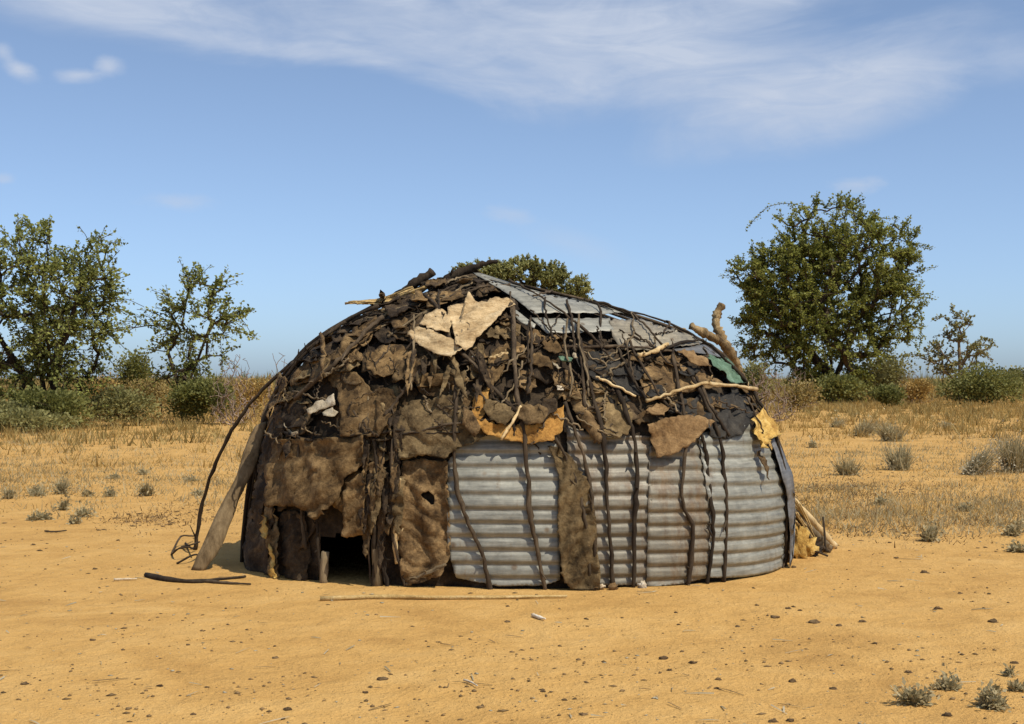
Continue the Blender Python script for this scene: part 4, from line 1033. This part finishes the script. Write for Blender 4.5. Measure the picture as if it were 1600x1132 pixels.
tree('thorn_tree', 'small sparse grey-green thorn tree on the far right', 1500, 82,
     [(1495, 550, 40, 22, .7), (1498, 515, 18, 28, .7), (1465, 560, 26, 14, .5), (1535, 536, 20, 16, .3), (1500, 580, 30, 20, .9)],
     70, 45, .14, 'leaf_far', [[(1500, 570, 0), (1498, 530, 0), (1494, 490, 0)], [(1502, 575, 0), (1520, 545, 0)]], seed=9, rtip=.016, rmax=.13, shoot=.7,
     extra=[[(1495, 515), (1475, 495), (1456, 500)], [(1495, 510), (1490, 490), (1487, 478)], [(1515, 545), (1535, 530), (1552, 535)], [(1460, 565), (1435, 555), (1412, 556)]], bark='wood_grey')
tree('umbrella_tree', 'olive flat-topped tree crown rising behind the hut roof', 800, 48,
     [(800, 438, 78, 28), (868, 450, 50, 22), (755, 436, 50, 22), (825, 430, 60, 22), (892, 466, 34, 16), (810, 490, 110, 30, .7)], 560, 120, .06, 'leaf_olive',
     [[(802, 620, 0), (800, 560, 0), (790, 510, .2)], [(806, 600, 0), (840, 520, .3)]], seed=12, shoot=.32, rmax=.2)

def bush(name, label, px, Y, rx, top, leaf, n, lmat, cat='bush', group=None, twiggy=0, wob=.25, zmin=.03, tw='wood_dark'):
    """rounded bush standing on the ground at column px; rx half-width and top row in photo pixels"""
    b = at(px, HOR, Y); b.z = 0; hw = rx * Y / F; h = EYE + (HOR - top) * Y / F; h = max(h, .12)
    lob = [(rng.uniform(-.55, .55) * hw, rng.uniform(-.5, .5) * hw, rng.uniform(.35, .75) * h, rng.uniform(.4, .6) * hw, rng.uniform(.28, .4) * h) for _ in range(7)]
    lob.append((0, 0, h * .62, hw * .45, h * .38))
    C, D = [], []
    for (x, y, z, r, rz) in lob:
        m = n // len(lob); d = unit(rng.normal(0, 1, (m, 3))); k = rng.random((m, 1)) ** .4 * (1 + rng.normal(0, wob * .5, (m, 1)))
        p = np.array([x, y, z]) + d * k * np.array([r, r, rz]); C.append(p); D.append(d + np.array([0, 0, .4]))
    C = np.vstack(C); D = np.vstack(D); C[:, 2] = np.maximum(C[:, 2], zmin * rng.random(len(C)) + .01)
    T = C[rng.integers(0, len(C), 26)]
    pos, par, _ = skeleton((0, 0, -.03), [], T, max(.05, h / 7), int(rng.integers(1, 999)))
    o = empty(name, tuple(b), label, cat, group)
    V, Q = limbs_mesh(pos, par, .006 * max(.4, h), .4, .05 * max(.3, h)); V[:, 2] = np.maximum(V[:, 2], -.04)
    fast_mesh('stems', V, Q, M[tw], None, o)
    V, Q = leaves(C, D, leaf * .6, leaf * 1.4, .42); V[:, 2] = np.maximum(V[:, 2], .0)
    fast_mesh('foliage', V, Q, M[lmat], rng.random(len(Q)), o)
    return o
bush('bush', 'low dark bush on the skyline left of the small thorn tree', 212, 62, 44, 552, 0.112, 3740, 'leaf_bush')
bush('bush', 'green bush around the foot of the small thorn tree', 315, 41, 60, 596, 0.084, 6120, 'leaf_bush')
bush('bush', 'olive scrub bush between the two left thorn trees', 190, 39, 75, 606, 0.077, 3740, 'leaf_far')
bush('bush', 'dark bush under the tall thorn tree', 90, 36.5, 75, 610, 0.077, 5440, 'leaf_bush')
bush('bush', 'pale twiggy bush in front of the tall left tree', 45, 34.5, 75, 640, 0.070, 3060, 'leaf_far')
bush('bush', 'wide dark green bush at the right edge', 1530, 72, 85, 576, 0.133, 6120, 'leaf_bush')
bush('bush', 'olive bush just right of the large tree', 1385, 78, 62, 556, 0.140, 4420, 'leaf_far')
bush('bush', 'dark bush at the foot of the large tree', 1300, 70, 55, 590, 0.133, 4420, 'leaf_bush')
bush('bush', 'small green bush in the grass in front of the large tree', 1382, 62, 30, 606, 0.105, 2380, 'leaf_bush')
bush('bush', 'green bush on the skyline behind the right shoulder of the hut', 1172, 66, 34, 568, 0.119, 2380, 'leaf_far')
bush('bush', 'small olive bush beyond the wide dark green bush', 1590, 95, 40, 574, 0.154, 2040, 'leaf_far')

bush('bush', 'dry yellow bush between the two left thorn trees, behind the green scrub', 165, 44, 46, 588, .07, 2600, 'grass')
bush('bush', 'dry yellow bush left of the leafless pinkish shrub', 235, 46, 50, 590, .07, 2600, 'grass_b')
bush('bush', 'dry straw-coloured bush behind the left shoulder of the hut', 400, 48, 40, 588, .08, 1800, 'grass')
bush('bush', 'dry yellow bush right of the hut, below the left side of the large tree', 1245, 55, 40, 598, .09, 2000, 'grass_b')
bush('bush', 'dry straw-coloured bush between the small green bush and the wide dark one', 1440, 70, 36, 594, .11, 1800, 'grass')
bush('bush', 'pale green scrub at the far left edge', -10, 35.5, 70, 622, .075, 3000, 'leaf_far')

def dead_shrub(name, label, px, Y, rx, top, n, group=None):
    b = at(px, HOR, Y); b.z = 0; hw = rx * Y / F; h = EYE + (HOR - top) * Y / F
    d = unit(rng.normal(0, 1, (n, 3))); d[:, 2] = np.abs(d[:, 2]); T = d * rng.uniform(.45, 1, (n, 1)) * np.array([hw, hw, h]); T[:, 2] += .05
    pos, par, ends = skeleton((0, 0, -.03), [[(rng.normal(0, .15) * hw, rng.normal(0, .15) * hw, .3 * h)] for _ in range(5)], T, h / 9, int(rng.integers(1, 999)), .5)
    V, Q = limbs_mesh(pos, par, .007, .38, .05, 3); V[:, 2] = np.maximum(V[:, 2], -.04)
    m = fast_mesh(name, V, Q, M['twig_pink'], rng.random(len(Q)), None, (0, 0, 0)); m.location = b
    return tag(m, label, 'shrub', group)
dead_shrub('dead_shrub', 'leafless pinkish shrub left of the hut', 365, 40, 42, 548, 420)
dead_shrub('dead_shrub', 'thin leafless shrub just behind the left shoulder of the hut', 437, 36, 30, 545, 260)
dead_shrub('dead_shrub', 'large leafless reddish shrub right behind the hut', 1195, 42, 52, 566, 620)
dead_shrub('dead_shrub', 'leafless reddish shrub beside the olive bush right of the large tree', 1425, 74, 34, 576, 300)
dead_shrub('dead_shrub', 'leafless shrub left of the large tree trunk', 1250, 60, 30, 572, 260)

# dry shrublets on the sand
def tuft(name, label, px, py, rpx, hpx, mat, n, leaf=.02, group=None, mix=None):
    g = ground(px, py); Y = g.y; r = rpx * Y / F; h = hpx * Y / F
    sq = np.array([rng.uniform(.8, 1.35), rng.uniform(.7, 1.2), 1.0]); lean = np.array([rng.normal(0, .35), rng.normal(0, .3), 0])
    nb = n // 2; a = rng.uniform(0, 2 * np.pi, nb); q = rng.random(nb) ** .6 * r * .35
    C = np.stack([np.cos(a) * q, np.sin(a) * q, np.zeros(nb) - .01], 1)
    V1, Q1 = blades(C, rng.uniform(.5, 1.1, nb) * h * 1.1, r / h * 1.1, max(.0022, .0006 * Y))
    d = unit(rng.normal(0, 1, (n, 3))); d[:, 2] = np.abs(d[:, 2])
    P = d * (rng.random((n, 1)) ** .45) * np.array([r, r, h]) * (1 + .25 * rng.normal(0, 1, (n, 1)))
    P[:, 2] = np.maximum(P[:, 2], .005)
    lob = noise.noise
    P *= np.array([[.45 + 1.0 * abs(lob(Vector((q[0] * 2.2, q[1] * 2.2, px * .13)))) * 1.6] for q in d]); P = P * sq + lean * P[:, 2:3]; V1 = V1 * sq + lean * np.maximum(V1[:, 2:3], 0)
    V2, Q2 = leaves(P, d, leaf * .6, leaf * 1.5, .3); V2[:, 2] = np.maximum(V2[:, 2], 0)
    T1 = [tuple(t) for t in Q1]; off = len(V1)
    o = empty(name, (g.x, g.y, gz(g.x, g.y)), label, 'shrub', group)
    fast_mesh('stems', V1, Q1, M['leaf_grey'], rng.random(len(Q1)), o)
    fast_mesh('foliage', V2, Q2, M[mat], rng.random(len(Q2)), o)
    return o
tuft('dry_shrub', 'dry grey tuft at the lower right, left one of the three', 1430, 1100, 22, 30, 'leaf_grey', 420, .022)
tuft('dry_shrub', 'small dry grey tuft at the lower right, farthest of the three', 1480, 1079, 20, 20, 'leaf_grey', 280, .02)
tuft('dry_shrub', 'roundest dry grey tuft near the lower right corner', 1550, 1106, 24, 28, 'leaf_grey', 480, .022)
tuft('dry_shrub', 'tiny dry sprig at the right edge above the corner tufts', 1592, 1082, 12, 18, 'leaf_grey', 120, .02)
tuft('dry_shrub', 'tiny pale sprig standing between the corner tufts', 1575, 1058, 12, 14, 'leaf_grey', 100, .018)
mid = [(1325, 742, 34, 34), (1405, 735, 36, 45), (1395, 690, 30, 34), (1345, 682, 26, 30), (1305, 668, 26, 18), (1480, 670, 24, 14), (1450, 845, 22, 30), (1580, 838, 22, 22), (1590, 862, 20, 16), (1270, 700, 10, 12),
       (230, 775, 14, 24), (172, 776, 14, 16), (140, 776, 14, 14), (60, 775, 16, 18), (98, 772, 18, 28), (130, 808, 20, 20), (95, 798, 14, 18), (70, 812, 12, 12), (52, 813, 12, 12), (116, 818, 10, 10), (300, 752, 18, 10), (310, 775, 12, 12), (15, 780, 12, 18), (225, 742, 14, 12), (180, 748, 10, 10), (1510, 800, 16, 14), (1375, 790, 14, 16)]
for i, (x, y, r, h) in enumerate(mid):
    side = 'right of' if x > 800 else 'left of'
    own = {(1325, 742): 'wide low grey shrub right of the hut, nearest to it of the large ones', (1405, 735): 'tallest grey-green shrub on the open ground right of the hut',
           (1395, 690): 'grey shrub just behind the tallest one right of the hut', (1345, 682): 'grey shrub in the grass edge below the large round tree',
           (1305, 668): 'flat brownish shrub closest to the foot of the large tree', (1480, 670): 'flat shrub in the grass below the sparse far right tree',
           (1450, 845): 'thin sprig standing alone on bare sand right of the stick heap', (1580, 838): 'small shrub at the right edge, upper of the close pair',
           (1590, 862): 'small shrub at the right edge, lower of the close pair', (1270, 700): 'tiny tuft close behind the right side of the hut',
           (1375, 790): 'small shrub in the dark litter right of the stick heap', (1510, 800): 'small shrub between the litter patch and the right edge',
           (230, 775): 'upright grey shrub nearest to the leaning plank', (98, 772): 'tallest grey shrub in the cluster at far left', (130, 808): 'front shrub of the far left cluster, beside bare sand'}
    tuft('dry_shrub', own.get((x, y), f'tiny dry grey shrub among the far scattered ones {side} the hut'), x, y, r, h, 'leaf_grey', int(90 + r * h * .28), .03 if y > 700 else .045, f'dry shrubs {side} the hut')
tuft('dry_shrub', 'pale seeding shrub at the right edge, nearer of the two', 1520, 742, 40, 48, 'leaf_pale', 620, .035)
tuft('dry_shrub', 'large pale seeding shrub cut by the right edge', 1585, 738, 46, 66, 'leaf_pale', 800, .035)

# grass belt and ground cover
def field(name, n, sampler, hmin, hmax, per, spread, wid, mat, density=None):
    pts = []
    while len(pts) < n:
        x, y = sampler()
        if density and rng.random() > density(x, y): continue
        pts.append((x, y))
    P = np.array(pts); C = np.zeros((n * per, 3)); rr = rng.normal(0, .10, (n * per, 2)); base = np.repeat(P, per, 0)
    C[:, :2] = base + rr; C[:, 2] = -.01
    Hh = np.repeat(rng.uniform(hmin, hmax, n), per) * rng.uniform(.4, 1.1, n * per)
    V, Q = blades(C, Hh, spread, wid * (1 + base[:, 1] * .02)); t = np.clip(np.repeat(rng.random(n), per) * .7 + rng.random(n * per) * .3, 0, 1)
    o = fast_mesh(name, V, Q, mat, t); o['kind'] = 'stuff'; return o
def area(x_of, y0, y1, p=1.0):
    def f():
        y = y0 + (y1 - y0) * rng.random() ** p; w = y * .6
        return rng.uniform(-w, w), y
    return f
patchy = lambda s, t0, t1: (lambda x, y: min(1, max(0, (noise.noise(Vector((x * s, y * s, 2.2))) * .5 + .5 - t0) / (t1 - t0))))
def belt(y0, y1, s_, seed):
    def f(x, y):
        k = noise.noise(Vector((x * s_, y * s_ * .6, seed))) * .5 + .5; m = noise.noise(Vector((x * .55, y * .3, seed + 4))) * .5 + .5
        yy = y + (k - .5) * 26
        return max(0, min(1, (yy - y0) / (y1 - y0))) * (.12 + .88 * max(0, min(1, (.5 * k + .5 * m - .36) / .22)))
    return f
field('dry_grass', 9000, area(0, 20, 95, 1.25), .08, .36, 12, 1.1, .009, M['grass'], belt(24, 60, .11, 2.2))
field('olive_grass', 5000, area(0, 24, 100, 1.4), .10, .46, 12, 1.0, .010, M['grass_b'], belt(26, 50, .09, 7.7))
field('far_scrub', 7000, area(0, 90, 300, 1.3), .5, 1.9, 14, .9, .03, M['grass_b'], patchy(.03, .35, .6))
field('far_scrub', 3000, area(0, 100, 300, 1.3), .8, 2.3, 14, .9, .03, M['leaf_far'], patchy(.04, .45, .65))
# thin herbage between the scrub and the hut
def near_density(x, y):
    q = to_px(Vector((x, y, 0))); k = noise.noise(Vector((x * .35, y * .35, 9))) * .5 + .5
    lim = 815 if q[0] < 800 else 845
    if q[1] > lim: return 0
    return (.25 + .75 * max(0, min(1, (k - .35) / .3))) * min(1, (lim - q[1]) / 60)
field('ground_herbs', 7600, px_sampler(-300, 1900, 672, 830, .8), .03, .11, 9, 1.6, .004, M['grass'], near_density)
field('ground_herbs', 5200, px_sampler(-300, 1900, 672, 840, .8), .03, .17, 9, 1.6, .005, M['leaf_grey'], near_density)
def litter_density(x, y):
    q = to_px(Vector((x, y, 0)))
    a = ((q[0] - 270) / 85) ** 2 + ((q[1] - 808) / 14) ** 2; b = ((q[0] - 1330) / 130) ** 2 + ((q[1] - 770) / 24) ** 2; c = ((q[0] - 1420) / 170) ** 2 + ((q[1] - 815) / 22) ** 2
    return max(math.exp(-a), math.exp(-b), .6 * math.exp(-c))
field('plant_litter', 1500, px_sampler(100, 1700, 715, 860), .02, .08, 8, 3.0, .006, M['litter'], litter_density)
o = crumbs('dark_litter', 1500, (lambda f: (lambda: next(p for p in iter(f, None) if rng.random() < litter_density(*p) + .04)))(px_sampler(0, 1700, 690, 870)), .006, .025, M['litter'], .4)
